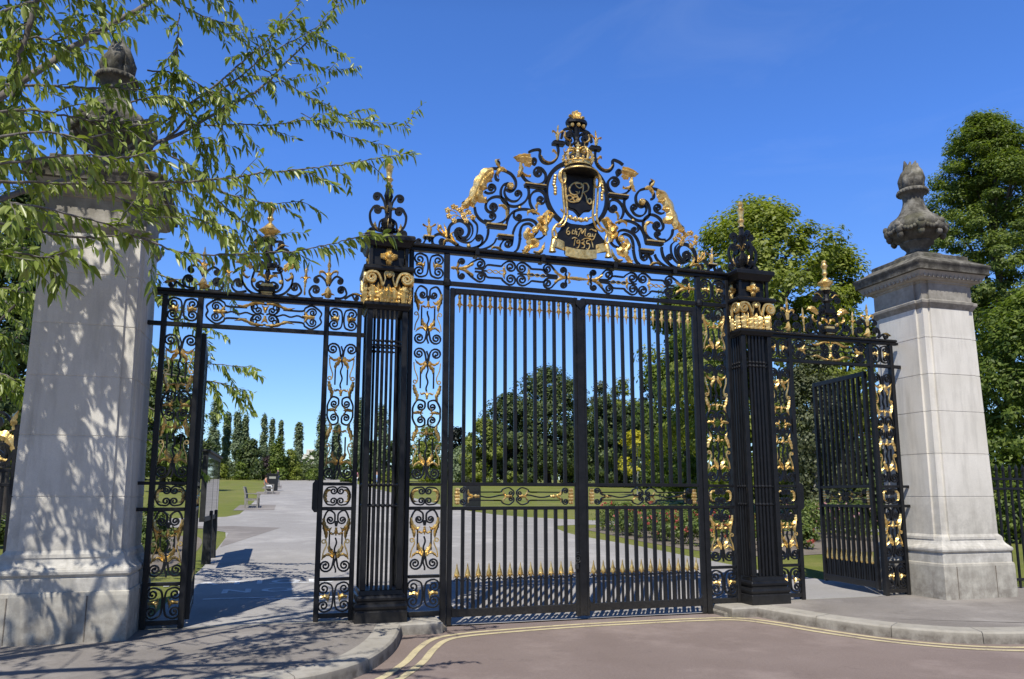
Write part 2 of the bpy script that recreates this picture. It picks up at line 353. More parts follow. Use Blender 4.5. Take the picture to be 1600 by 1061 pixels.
def sq4c(I, G, c, z0, z1, hw):                                 # the narrow lock-rail panel: back-to-back scrolls inside gilt C's
    zm = (z0+z1)/2; h = z1-z0; r = h*.21
    for sg in (1, -1):
        P = [(c+sg*.055, z1-.01), (c+sg*hw*.75, z1-h*.12), (c+sg*hw*.97, zm), (c+sg*hw*.75, z0+h*.12), (c+sg*.055, z0+.01)]
        Q = catmull(P, 6); a = spiral(Q[0], heading(Q[1], Q[0]), r, sg, 1.5); b = spiral(Q[-1], heading(Q[-2], Q[-1]), r, -sg, 1.5)
        I.sweep(a[::-1]+Q+b, .02, .032)
        gleaf(G, [(c+sg*hw*.50, z1-h*.2), (c+sg*hw*.80, z1-h*.26), (c+sg*hw*.86, zm), (c+sg*hw*.80, z0+h*.26), (c+sg*hw*.5, z0+h*.2)], .05, .05, lobes=6)
def wavy(I, c, z0, z1):
    n = 26; I.sweep([(c+.011*math.sin((z0+(z1-z0)*i/n)*2*PI/.17), z0+(z1-z0)*i/n) for i in range(n+1)], .019, .026)
def pair(I, c, zc, r, up, hw):                                 # two scrolls side by side, meeting at the middle; up: stems leave upwards
    for sg in (1, -1):
        x = c+sg*hw*.52; P = [(c+sg*.012, zc+up*(r+.09)), (c+sg*.02, zc+up*r*.8), (c+sg*.035, zc-up*r*.15)]
        th = heading((c+sg*.02, zc+up*r*.8), (c+sg*.035, zc-up*r*.15))
        Q = catmull(P, 5); s_ = spiral(Q[-1], heading(Q[-2], Q[-1]), r, sg*up, 1.75)
        I.sweep(Q+s_, .021, .032); eye(I, s_, .018)
def gfan(G, c, z, up, sc=1.):                                  # pair of upright gilt leaves each side of the wavy bar
    for sg in (1, -1):
        gleaf(G, [(c+sg*.03, z), (c+sg*.035, z+up*.06*sc), (c+sg*.075, z+up*.12*sc), (c+sg*.07, z+up*.17*sc)], .06*sc, .06, lobes=4)
        gleaf(G, [(c+sg*.03, z+up*.01), (c+sg*.085, z+up*.045), (c+sg*.135, z+up*.02), (c+sg*.165, z-up*.02)], .04, .045, lobes=3)
def gcurl(G, c, z0, z1, hw, ring_at):                          # thin gilt S with a ring at one end
    for sg in (1, -1):
        zb, ze = (z0, z1) if ring_at == 'top' else (z1, z0); u = 1 if ze > zb else -1
        P = [(c+sg*hw*.93, zb), (c+sg*hw*.86, zb+u*abs(z1-z0)*.35), (c+sg*hw*.66, zb+u*abs(z1-z0)*.72), (c+sg*hw*.70, ze-u*.02)]
        Q = catmull(P, 5); s_ = spiral(Q[-1], heading(Q[-2], Q[-1]), .026, -sg*u, 1.1, k=.35)
        G.sweep(Q+s_, .017, .03, -.006, 'round')
def tulip(G, c, z, up, hw):
    gleaf(G, [(c, z-up*.05), (c, z), (c, z+up*.055)], .045, .05, lobes=2)
    for sg in (1, -1): gleaf(G, [(c, z), (c+sg*.035, z+up*.03), (c+sg*.075, z+up*.015), (c+sg*.085, z+up*.045)], .03, .04, lobes=2)
def gside(G, c, z, up, hw, big=1.):
    for sg in (1, -1): gleaf(G, [(c+sg*hw*.92, z-up*.09*big), (c+sg*hw*.82, z-up*.02), (c+sg*hw*.66, z+up*.05), (c+sg*hw*.78, z+up*.11*big)], .055*big, .05, lobes=5)
def bars2(I, c, z0, z1, hw):
    for sg in (1, -1): I.sweep([(c+sg*hw*.46, z0), (c+sg*hw*.46, z1)], .018, .026)
def wide_square(I, G, c, zm, hw):                              # the rounded four-scroll knot in the middle of the panel
    h = .18; r = .075
    for sg in (1, -1):
        for u in (1, -1):
            P = [(c+sg*hw*.95, zm), (c+sg*hw*.93, zm+u*h*.45), (c+sg*hw*.62, zm+u*h*.96), (c+sg*.03, zm+u*h*.86), (c+sg*.02, zm+u*h*.52)]
            Q = catmull(P, 5); s_ = spiral(Q[-1], heading(Q[-2], Q[-1]), .055, sg*u, 1.4)
            I.sweep(Q+s_, .021, .032); eye(I, s_, .016)
        gleaf(G, [(c+sg*hw*.93, zm), (c+sg*hw*.55, zm+.012), (c+sg*hw*.22, zm)], .05, .05, lobes=4)
        gleaf(G, [(c+sg*hw*.45, zm), (c+sg*hw*.3, zm+.045), (c+sg*hw*.34, zm+.075)], .03, .04, lobes=2)
        gleaf(G, [(c+sg*hw*.45, zm), (c+sg*hw*.3, zm-.045), (c+sg*hw*.34, zm-.075)], .03, .04, lobes=2)
def topmask(I, G, c, z, hw):                                   # upper pair of scrolls over an urn, gilt shoulders
    for sg in (1, -1):
        P = [(c+sg*hw*.93, z-.16), (c+sg*hw*.90, z-.03), (c+sg*hw*.60, z+.065), (c+sg*hw*.16, z+.03), (c+sg*hw*.1, z-.045)]
        Q = catmull(P, 5); s_ = spiral(Q[-1], heading(Q[-2], Q[-1]), .055, sg, 1.5); I.sweep(Q+s_, .021, .032); eye(I, s_, .016)
        gleaf(G, [(c+sg*hw*.93, z-.03), (c+sg*hw*.86, z-.11), (c+sg*hw*.55, z-.165), (c+sg*hw*.30, z-.14)], .06, .06, lobes=4)
        gleaf(G, [(c+sg*hw*.90, z-.12), (c+sg*hw*.72, z-.21), (c+sg*hw*.70, z-.29)], .055, .06, lobes=4)
    I.prism([(c-.03, z-.06), (c+.03, z-.06), (c+.012, z-.13), (c-.012, z-.13)], -.02, .02)
    tulip(G, c, z-.19, -1, hw)
def panel(I, G, c, hw, tall):                                  # the tall ornamental panel beside each opening
    GLW[0] = .96; sq4(I, G, c, .225, .60, hw)
    pair(I, c, .78, .08, 1, hw); gfan(G, c, .875, 1); wavy(I, c, .70, 1.12); bars2(I, c, .95, 1.21, hw)
    gcurl(G, c, .86, 1.10, hw, 'top'); topmask(I, G, c, 1.385, hw)
    sq4c(I, G, c, 1.505, 1.75, hw)
    pair(I, c, 1.91, .08, 1, hw); gfan(G, c, 2.01, 1); wavy(I, c, 1.84, 2.42); bars2(I, c, 2.09, 2.36, hw)
    gcurl(G, c, 2.02, 2.28, hw, 'top'); gside(G, c, 2.43, 1, hw, 1.15); tulip(G, c, 2.455, -1, hw)
    wide_square(I, G, c, 2.69, hw)
    tulip(G, c, 2.925, 1, hw); gside(G, c, 2.96, -1, hw, 1.15); bars2(I, c, 3.02, 3.30, hw); wavy(I, c, 2.98, 3.52)
    gcurl(G, c, 3.08, 3.36, hw, 'bottom'); gfan(G, c, 3.38, -1); pair(I, c, 3.485, .08, -1, hw)
    if tall:
        pair(I, c, 3.685, .08, 1, hw); gfan(G, c, 3.785, 1); wavy(I, c, 3.62, 4.06); bars2(I, c, 3.86, 4.13, hw)
        gcurl(G, c, 3.79, 4.04, hw, 'top'); topmask(I, G, c, 4.33, hw)
    GLW[0] = 1.
# ------------------------------------------------------------------ main gateway: posts, rails, panels, frieze, overthrow
def G0(x, y): p = atY(x, y); return (p[0], p[2])
zA = lambda x, y: G0(640+.1319*x, 260+.1319*y)
zB = lambda x, y: G0(780+.1602*x, 240+.1602*y)
zC = lambda x, y: G0(760+.2451*x, 160+.2451*y)
zF = lambda x, y: G0(640+.175*x, 380+.175*y)
A_ = lambda *P: [zA(*p) for p in P]
B_ = lambda *P: [zB(*p) for p in P]
C_ = lambda *P: [zC(*p) for p in P]
F_ = lambda *P: [zF(*p) for p in P]
gate = thing('main_gateway', 'tall black and gold main gateway frame with scrolled crest bearing a crown and cypher', 'gateway')
def rail(mb, x0, x1, z0, z1, d=.05, y=0., b=.006): mb.bbox(x0, x1, y-d/2, y+d/2, z0, z1, b)
for sx in (-1, 1):
    for x, w in ((1.905, .075), (2.385, .06)):
        p = MB(); p.bbox(-w/2, w/2, -.04, .04, -.03, 4.87, .008)
        if x < 2:
            p.lathe([(.02, 4.40), (.05, 4.42), (.055, 4.46), (.05, 4.50), (.02, 4.52)], 0, -.03, 10)
            p.box(-.05, .05, -.055, .055, -.03, .02)
        p.build('post', IRON, gate, loc=(sx*x, 0, 0))
R_ = MB()
R_.bbox(-2.42, 2.42, -.045, .045, 4.872, 4.918, .006); R_.bbox(-2.44, 2.44, -.085, .085, 4.919, 4.962, .014)
for x in (-.55, .55, -1.5, 1.5): R_.bbox(x-.03, x+.03, -.095, .095, 4.865, 4.972, .008)
R_.build('top_rail', IRON, gate)
R_ = MB(); rail(R_, -2.354, 2.354, 4.432, 4.492); R_.build('frieze_rail', IRON, gate)
PI_, PG_ = MB(), MB(); panel(PI_, PG_, 0, .19, True); sq4(PI_, PG_, 0, 4.505, 4.862, .185)
for z0, z1 in ((.135, .2), (.605, .645), (1.452, 1.495), (1.755, 1.795)): rail(PI_, -.2, .2, z0, z1)
PIm, PGm = PI_.mesh('scroll_panel'), PG_.meshes('gilt_ornament')
for sx in (-1, 1):
    a = link('scroll_panel', PIm, IRON, gate, (sx*2.15, 0, 0)); [link('gilt_ornament', q, GOLD, a) for q in PGm]
# frieze between the posts (left half traced, mirrored about x=0)
FI, FG = MB(), MB(); ZM = 4.682
def fl(u): return -1.86+1.86*(u-340)/(1530-340)
def fz(v): return ZM-v
def frieze_half():
    for u in (1, -1):
        P = lambda *q: [(fl(a), ZM+u*b) for a, b in q]
        iron(FI, P((395, 0), (415, .05), (412, .09)), None, (.050, -u, 1.5), mirror=0)
        iron(FI, P((405, .0), (470, .02), (530, .10), (585, .155)), None, (.076, -u, 1.6), mirror=0)
        iron(FI, P((560, .02), (640, .03), (672, .085), (740, .088), (800, .088), (815, .115), (850, .158)), None, (.088, -u, 1.7), mirror=0)
        iron(FI, P((1325, .02), (1230, .03), (1190, .085), (1130, .088), (1080, .088), (1062, .115), (1020, .158)), None, (.088, u, 1.7), mirror=0)
        iron(FI, P((1405, 0), (1350, .03), (1300, .10), (1270, .155)), None, (.076, u, 1.6), mirror=0)
        iron(FI, P((1420, 0), (1405, .05), (1412, .09)), None, (.050, u, 1.5), mirror=0)
        gleaf(FG, P((420, .005), (480, .025), (535, .075), (545, .105)), .05, .05, lobes=3, mirror=0)
        gleaf(FG, P((395, .005), (408, .05), (400, .085)), .04, .05, lobes=2, mirror=0)
        gleaf(FG, P((1400, .005), (1350, .025), (1305, .075), (1300, .105)), .05, .05, lobes=3, mirror=0)
        gleaf(FG, P((1430, .01), (1440, .06), (1425, .085)), .04, .05, lobes=2, mirror=0)
        gleaf(FG, P((840, .0), (822, .04), (830, .10)), .045, .05, lobes=3, mirror=0)
        gleaf(FG, P((1040, .0), (1055, .04), (1045, .10)), .045, .05, lobes=3, mirror=0)
        for a, b in ((665, 830), (1055, 1215)):
            n = 22; FG.sweep([(fl(a+(b-a)*i/n), ZM+u*.024*math.sin(2*PI*1.5*i/n)) for i in range(n+1)], .014, .03, -.004*u, 'round')
            FG.sweep([(-fl(a+(b-a)*i/n), ZM+u*.024*math.sin(2*PI*1.5*i/n)) for i in range(n+1)], .014, .03, -.004*u, 'round')
frieze_half()
for q in (340, 1530):
    pass
gleaf(FG, [(fl(345), ZM), (fl(380), ZM), (fl(425), ZM)], .055, .06, lobes=3, mirror=0)
gleaf(FG, [(fl(1420), ZM), (0, ZM), (-fl(1420), ZM)], .06, .07, lobes=7, amp=.25)
FI.box(-.03, .03, -.02, .02, ZM-.02, ZM+.02); FI.sweep([(fl(950), ZM), (fl(1330), ZM)], .02, .028); FI.sweep([(fl(620), ZM), (fl(668), ZM)], .02, .028)
FI.sweep([(-fl(950), ZM), (-fl(1330), ZM)], .02, .028); FI.sweep([(-fl(620), ZM), (-fl(668), ZM)], .02, .028)
a = FI.build('frieze', IRON, gate); FG.build_split('gilt_ornament', GOLD, a)
# overthrow: every stroke traced in the gate plane, mirrored about the middle
OI, OG = MB(), MB(); W1, W2 = .030, .023
def oi(P, st=None, en=None, w=W1, **k): iron(OI, P, st, en, w=w, d=.045, mirror=0, **k)
OGS = []
def newgrp(nm): OGS.append((nm, MB(), MB(sx=-1)))
newgrp('gilding')
def og(P, w, d=.08, **k): gleaf(OGS[-1][1], P, w, d, y=-.02, **k); gleaf(OGS[-1][2], P, w, d, y=-.02, **k)
def oslab(mb, P0, P1, t, d=.11):
    for s in (1, -1):
        x0, x1 = sorted((s*P0[0], s*P1[0])); z = (P0[1]+P1[1])/2; mb.bbox(x0, x1, -d/2, d/2, z-t/2, z+t/2, .005)
oi(A_((190, 838), (182, 880), (150, 925), (115, 930)), None, (.046, -1, 1.4), W2)
oslab(OG, zA(160, 838), zA(288, 832), .022); oslab(OI, zA(170, 850), zA(278, 850), .018)
oi(A_((225, 860), (240, 890), (238, 870)), w=.02)
og(A_((232, 815), (230, 745), (228, 690)), .075, .08, lobes=2, amp=.15)
for sx in (-1, 1): og(A_((235, 730), (230+sx*45, 712), (230+sx*75, 690), (230+sx*70, 712)), .03, .05, lobes=2)
og(A_((228, 690), (226, 650), (224, 612)), .04, .05, lobes=3)
oi(A_((385, 940), (330, 940), (280, 925), (268, 870), (300, 820), (365, 802), (440, 838), (520, 900), (580, 950), (650, 972), (740, 972), (830, 940), (900, 880), (928, 800), (930, 745)), (.052, 1, 1.4), None)
oi(A_((800, 960), (850, 915), (865, 870)), None, (.055, 1, 1.5), W2)
# large concentric scroll
oi(A_((575, 940), (500, 880), (460, 800), (475, 710), (540, 655), (615, 645), (690, 700), (705, 780), (665, 845), (600, 850)), None, (.080, -1, 1.3), .04)
oi(A_((690, 650), (740, 710), (742, 800), (690, 870), (620, 872), (570, 830)), w=.018)
oi(A_((745, 632), (800, 700), (790, 820), (720, 898), (630, 895), (550, 850)), w=.018)
newgrp('gilt_spray')
og(A_((560, 925), (470, 885), (415, 890), (395, 945)), .055, .07, lobes=4); og(A_((540, 910), (500, 850), (490, 810), (520, 778)), .05, .07, lobes=3)
for q in ([(430, 850), (360, 790), (315, 745)], [(440, 840), (425, 750), (402, 680)], [(440, 845), (390, 770), (355, 705)], [(400, 810), (345, 770), (330, 668)]): og(A_(*q), .035, .05, lobes=3)
OG.ball((*zA(360, 715)[:1], 0, zA(360, 715)[1]), .028); OG.ball((-zA(360, 715)[0], 0, zA(360, 715)[1]), .028)
for s in (1, -1): OG.ball((s*zA(700, 942)[0], 0, zA(700, 942)[1]), .032)
# sprig of gilt flowers
for q in ([(640, 640), (600, 560), (560, 520)], [(640, 640), (560, 580), (470, 590)], [(560, 560), (510, 530), (440, 520)], [(640, 620), (610, 540), (600, 510)], [(640, 600), (680, 545), (720, 560)], [(640, 640), (700, 600), (760, 620)], [(560, 590), (520, 630), (525, 670)], [(640, 620), (660, 650), (670, 665)], [(560, 520), (540, 490), (520, 470)], [(600, 550), (565, 500), (560, 480)]):
    P = A_(*q); 
    for s in (1, -1):
        OG.sweep([(s*a[0], a[1]) for a in catmull(P, 4)], .016, .02, -.01, 'round')
        e = P[-1]; OG.ball((s*e[0], -.012, e[1]), .018, 6, 4)
for (x, y) in ((450, 525), (465, 595), (520, 485), (525, 650), (665, 650), (605, 520), (745, 610), (640, 580), (690, 545)):
    P = zA(x, y)
    for s in (1, -1):
        for k in range(5):
            t = 2*PI*k/5+.3; OG.ball((s*(P[0]+.026*math.cos(t)), -.015, P[1]+.026*math.sin(t)), .020, 6, 4)
        OG.ball((s*P[0], -.03, P[1]), .016, 6, 4)
newgrp('acanthus_wing')
# great acanthus wing
oi(A_((1150, 60), (1040, 30), (955, 32), (870, 85), (800, 175), (752, 290), (690, 390), (625, 440)), w=.03)
for q, w in (([(985, 60), (915, 75), (850, 150), (795, 260), (745, 370), (665, 455), (618, 440)], .13), ([(975, 70), (935, 125), (905, 160), (975, 185)], .10), ([(890, 120), (862, 210), (850, 255), (920, 265)], .11), ([(830, 210), (810, 320), (815, 370), (880, 405), (900, 370)], .12), ([(780, 320), (745, 400), (740, 450), (760, 495)], .11), ([(720, 400), (670, 460), (650, 480), (700, 490)], .09)):
    og(A_(*q), w*1.28, .12, lobes=5, amp=.25)
newgrp('gilt_curl')
oi(A_((1060, 50), (1020, 95), (1025, 150), (1060, 168)), w=.03); og(A_((1145, 60), (1090, 48), (1045, 85), (1050, 120)), .05, .07, lobes=3)
oi(A_((1045, 40), (1060, -30), (1040, -60)), w=.03); og(C_((100, 430), (70, 400), (60, 375), (85, 365)), .05, .06, lobes=3)
oi(A_((885, 300), (930, 320), (985, 312)), None, (.070, 1, 1.5), W2)
oi(A_((770, 485), (785, 560), (835, 630), (920, 678), (1020, 688), (1110, 655), (1160, 580), (1168, 480), (1130, 405), (1060, 362), (975, 372), (915, 425), (902, 490), (940, 540), (1000, 535)), None, (.066, 1, 1.4), W1)
oi(A_((880, 640), (950, 650), (1000, 630)), None, (.055, 1, 1.4), W2)
newgrp('gilt_curl')
og(A_((1050, 470), (1100, 472), (1145, 520), (1150, 590), (1125, 635)), .06, .07, lobes=3)
oslab(OG, zA(905, 695), zA(1140, 695), .024); oslab(OI, zA(915, 722), zA(1135, 722), .04, .09)
oslab(OG, zB(-20, 800), zB(135, 806), .024); oslab(OI, zB(-10, 828), zB(130, 830), .04, .09)
oi(A_((1028, 855), (1000, 910), (940, 955), (850, 985), (740, 978)), w=W2)
newgrp('gilt_curl')
og(A_((1110, 1020), (1050, 975), (985, 965), (960, 1000)), .05, .07, lobes=3)
oi(B_((60, 1000), (15, 960), (10, 900), (40, 850)), None, (.075, -1, 1.5), W2)
oi(B_((62, 735), (85, 640), (130, 575), (210, 545), (300, 552), (350, 590)), w=W1); oi(B_((150, 565), (142, 610), (165, 640)), None, (.050, 1, 1.4), W2)
newgrp('gilt_curl')
og(B_((390, 600), (330, 565), (280, 575), (275, 610)), .055, .07, lobes=3)
for s in (1, -1): OG.ball((s*zB(200, 528)[0], 0, zB(200, 528)[1]), .030)
oi(B_((60, 170), (120, 205), (160, 270), (155, 340), (110, 370), (65, 350)), None, None, W1)
for s in (1, -1):
    q = zB(105, 325)
    OG.ball((s*q[0], -.02, q[1]), .052, 10, 7)
    for k in range(6): OG.ball((s*(q[0]+.03*math.cos(k*PI/3)), -.055, q[1]+.03*math.sin(k*PI/3)), .020, 6, 4)
newgrp('gilt_curl')
og(B_((70, 175), (20, 150), (-20, 190), (-8, 240)), .06, .07, lobes=4)
oi(B_((90, 290), (40, 310), (15, 370), (30, 450), (90, 505), (170, 515), (245, 475), (285, 410), (285, 345), (262, 318)), w=W1)
oi(B_((75, 300), (50, 370), (70, 430), (120, 465), (175, 460), (212, 420)), None, (.060, 1, 1.3), W2)
oslab(OI, zB(248, 312), zB(450, 330), .05, .09); oslab(OG, zB(245, 297), zB(452, 318), .018)
oi(B_((372, 590), (330, 545), (300, 480), (302, 420), (340, 372), (395, 362), (440, 395), (450, 450)), None, (.072, -1, 1.3), W1)
oi(B_((215, 205), (260, 262), (325, 298), (400, 300), (445, 262), (452, 205), (425, 160)), None, (.085, 1, 1.5), W1)
newgrp('acanthus_leaf')
og(B_((310, 60), (250, 60), (190, 60), (135, 40)), .13, .11, lobes=4); og(B_((300, 20), (220, 25), (150, 35)), .07, .08, lobes=3); og(B_((310, 100), (270, 115), (230, 85)), .09, .08, lobes=3)
og(B_((205, 95), (210, 160), (190, 215), (170, 235)), .08, .08, lobes=4); og(B_((215, 180), (250, 215), (295, 225), (298, 205)), .05, .07, lobes=3)
oi(B_((300, 60), (345, 110), (360, 80)), None, (.042, 1, 1.1), W2)
oi(C_((270, 318), (300, 305), (340, 305), (340, 345), (360, 380), (400, 390), (440, 370), (458, 320), (452, 275), (435, 262)), w=W1)
newgrp('gilt_curl')
og(C_((345, 340), (370, 375), (410, 385), (445, 355), (440, 320)), .035, .06, lobes=5); og(C_((445, 330), (425, 310), (418, 322)), .05, .06, lobes=2)
oslab(OI, zC(420, 262), zC(495, 268), .05, .09); oslab(OI, zC(428, 252), zC(490, 256), .02, .10)
newgrp('fleur_finial')
og(C_((452, 245), (450, 210), (452, 180)), .065, .07, lobes=2, amp=.15); og(C_((452, 185), (453, 165), (455, 148)), .035, .05, lobes=3)
for sx in (-1, 1): og(C_((452, 215), (452+sx*18, 195), (452+sx*34, 185), (452+sx*32, 200)), .03, .05, lobes=2)
newgrp('gilt_curl')
oi(C_((478, 230), (490, 180), (520, 168), (550, 172)), w=W1); og(C_((500, 190), (498, 225), (525, 248), (535, 240)), .045, .06, lobes=4)
og(C_((512, 235), (530, 265), (522, 305), (500, 325), (490, 308), (500, 296)), .022, .04, lobes=1, amp=.05, tip=.5)
# lower gilt leaves beside the shield
newgrp('acanthus_leaf')
for q, w in (([(440, 800), (445, 720), (450, 640), (470, 580), (530, 600)], .12), ([(430, 700), (400, 660), (390, 640), (440, 600)], .10), ([(430, 770), (400, 730), (385, 700), (410, 690)], .09), ([(470, 680), (500, 620), (535, 605)], .08)): og(B_(*q), w, .12, lobes=5)
newgrp('acanthus_leaf')
for q, w in (([(290, 740), (262, 790), (290, 850), (290, 900), (250, 950), (215, 945)], .12), ([(290, 850), (345, 860), (360, 890), (310, 930)], .11), ([(265, 940), (240, 975), (290, 975)], .08), ([(330, 960), (380, 975), (420, 930), (440, 870)], .07), ([(270, 800), (320, 800), (310, 830)], .08)): og(B_(*q), w, .10, lobes=4)
for s in (1, -1):
    q = zB(342, 752); OG.ball((s*q[0], -.03, q[1]), .05, 9, 6)
    for k in range(6): OG.ball((s*(q[0]+.03*math.cos(k*PI/3)), -.06, q[1]+.03*math.sin(k*PI/3)), .019, 6, 4)
oi(B_((135, 770), (160, 710), (210, 660), (290, 645), (350, 670), (375, 720), (370, 770)), w=W1); oi(B_((140, 970), (180, 930), (200, 850), (205, 760), (230, 700), (290, 685), (330, 712)), w=W1)
oi(B_((135, 770), (130, 850), (120, 900)), w=W2); oi(B_((60, 1000), (110, 990), (150, 960)), w=W2); oi(B_((370, 770), (330, 830), (400, 830), (440, 800)), w=W2)
newgrp('gilt_curl')
og(B_((365, 560), (360, 520), (375, 490), (400, 500)), .05, .07, lobes=3)
for s in (1, -1):
    for y in (790, 800, 830): q = zB(203, y); OI.ball((s*q[0], 0, q[1]), .026, 7, 4)
OI.bbox(-2.3, 2.3, -.03, .03, 4.9625, 4.985, .004)
ov = OI.build('overthrow', IRON, gate); OG.build_split('gilt_ornament', GOLD, ov)
for nm, a, b in OGS:
    if a.v: a.build(nm, GOLD, ov); b.build(nm, GOLD, ov)
# ring, shield, cypher, hood, crown, ropes, scroll ribbon
SC = (-.012, 5.945); RR = .475
rg = MB(); n = 56; rg.sweep([(SC[0]*0+RR*math.sin(2*PI*i/n)*1.0, SC[1]+RR*1.04*math.cos(2*PI*i/n)) for i in range(n+1)], .06, .05, .02); rg.build('ring', IRON, gate)
for s_, a0, a1 in ((1, .2, 1.8), (-1, .2, 1.8)): pass
sh = MB(); hw = .24; zt_, zb_ = 6.205, 5.655
poly = [(-hw, zt_), (-hw*1.0, zb_+.18), (-hw*.97, zb_+.12), (-hw*.70, zb_+.03), (-hw*.36, zb_+.015), (-.05, zb_-.015), (0, zb_-.075), (.05, zb_-.015), (hw*.36, zb_+.015), (hw*.70, zb_+.03), (hw*.97, zb_+.12), (hw, zb_+.18), (hw, zt_)]
sh.prism(poly, -.085, -.03); sh.prism([(x*.93, zb_+.2+(z-zb_-.2)*.93) for x, z in poly], -.098, -.086)
shield = sh.build('shield', IRON, gate)
def letters(mb, pts, w, y, tr, d=.022):
    for P in pts:
        Q = catmull([tr(*p) for p in P], 6); m = len(Q); mb.sweep(Q, [w*(.75+.5*math.sin(PI*i/(m-1))) for i in range(m)], d, y, 'round')
sx0, sz0 = zB(778, 412); KS = 1/ (F/1) 
def trB(x, y): q = zB(x, y); return (q[0]-sx0, q[1])
mono = MB()
letters(mono, [[(800, 345), (775, 318), (735, 312), (695, 335), (676, 378), (688, 415), (725, 432), (762, 418), (772, 395)],
 [(742, 345), (735, 325), (760, 318), (795, 325), (800, 350), (770, 365), (742, 345)], [(735, 400), (752, 405), (750, 440), (765, 470), (745, 495), (700, 500), (662, 482), (652, 455), (672, 435), (700, 445), (702, 470), (680, 478)],
 [(735, 495), (715, 475), (722, 452), (745, 452), (752, 472), (738, 484)], [(812, 318), (808, 380), (795, 440), (770, 488), (742, 500)], [(812, 318), (845, 322), (862, 355), (850, 390), (812, 408)], [(812, 408), (838, 450), (850, 498), (872, 518), (890, 500), (880, 470), (858, 472), (856, 495)]], .020, -.103, trB)
mono.build('cypher', GOLD, shield)
HM = Matrix.Translation((0, -.05, 6.215)) @ Matrix.Scale(.77, 4) @ Matrix.Translation((0, .05, -6.0))
hd = MB(); zh = 6.00; hd.M = HM
hd.lathe([(.05, zh+.14), (.24, zh+.13), (.29, zh+.085), (.365, zh+.035), (.375, zh+.012), (.365, zh-.008), (.30, zh-.03), (.02, zh-.02)][::-1], 0, -.05, 32, None)
hd.build('hood', IRON, gate, 40)
hb = MB(); hb.M = HM; hb.tube([(.376*math.cos(2*PI*i/40), -.05+.376*math.sin(2*PI*i/40), zh+.012) for i in range(41)], .014, 6); hb.build('hood_edge', GOLD, gate, 60)
cw = MB(); cw.M = HM; z0 = zh+.135
cw.lathe([(.20, z0), (.262, z0+.005), (.266, z0+.02), (.250, z0+.03), (.252, z0+.075), (.268, z0+.085), (.262, z0+.10), (.20, z0+.10)], 0, -.05, 28)
for k in range(8):
    t = 2*PI*k/8+PI/8
    cw.tube([(.255*math.cos(t)*f, -.05+.255*math.sin(t)*f, z0+.10+h) for f, h in ((1, 0), (1.06, .09), (1.0, .18), (.78, .255), (.45, .275), (.12, .245))], [.032, .028, .026, .026, .026, .028], 6)
    for f, h in ((1.03, .05), (1.07, .10), (1.02, .16), (.9, .22)): cw.ball((.275*math.cos(t)*f, -.05+.275*math.sin(t)*f, z0+.10+h), .022, 6, 4)
    t2 = t+PI/8; cw.ball((.262*math.cos(t2), -.05+.262*math.sin(t2), z0+.055), .020, 6, 4); cw.ball((.255*math.cos(t2), -.05+.255*math.sin(t2), z0+.125), .028, 6, 4, 1.3)
cw.ball((0, -.05, z0+.385), .052, 10, 6); cw.box(-.014, .014, -.062, -.038, z0+.42, z0+.53); cw.box(-.045, .045, -.0615, -.0385, z0+.46, z0+.485)
crown = cw.build('crown', GOLD, gate, 45)
cp = MB(); cp.M = HM; cp.lathe([(.02, z0+.29), (.15, z0+.25), (.205, z0+.18), (.21, z0+.10), (.02, z0+.09)][::-1], 0, -.05, 20); cp.build('crown_cap', IRON, crown, 50)
for s in (-1, 1):
    rp = MB()
    P1 = [(-x*0+s*q[0], -.12, q[1]) for x, q in ((0, zB(a, b)) for a, b in ((585, 180), (555, 215), (548, 265), (575, 315), (605, 310), (612, 255), (595, 205), (578, 190), (565, 250), (580, 330), (588, 450), (598, 560), (595, 640), (560, 705), (520, 722), (505, 760), (520, 810), (515, 850), (490, 835), (485, 780), (505, 735)))]
    off = zB(0, 0)[0]*0
    ox = -SC[0]*s
    rp.tube([np.array(p)+np.array((ox, 0, 0)) for p in [tuple(c) for c in catmull(P1, 6)]], .017, 6)
    P2 = [(s*q[0]+ox, -.10, q[1]) for q in (zB(a, b) for a, b in ((600, 210), (612, 330), (620, 450), (632, 560), (630, 640), (600, 710), (550, 735), (522, 720)))]
    rp.tube(catmull(P2, 6), .017, 6)
    q0, q1 = zB(505, 850), zB(488, 980)
    rp.tube([(s*q0[0]+ox, -.10, q0[1]), (s*q0[0]+ox, -.10, q0[1]-.03), (s*q1[0]+ox, -.10, q1[1]+.08), (s*q1[0]+ox, -.10, q1[1])], [.028, .045, .035, .055], 9)
    for k in range(7):
        q = zB(525-4*k*(k < 4)+0, 235+28*k); rp.ball((s*q[0]+ox, -.06, q[1]), .03, 6, 4)
    rp.build('rope', GOLD, gate, 60)
gl = MB()
gl.tube([(.36*math.cos(t), -.05, SC[1]-.04+.36*math.sin(t)) for t in np.linspace(PI*1.22, PI*1.78, 24)], [.013+.014*(abs(i-11.5) < 6)*(1+math.sin(i*2.1)) for i in range(24)], 6)
for k in range(9): gl.ball((-.12+.03*k, -.06, SC[1]-.395-.012*math.sin(k*2.4)), .024, 6, 4)
gl.build('garland', GOLD, gate, 60)
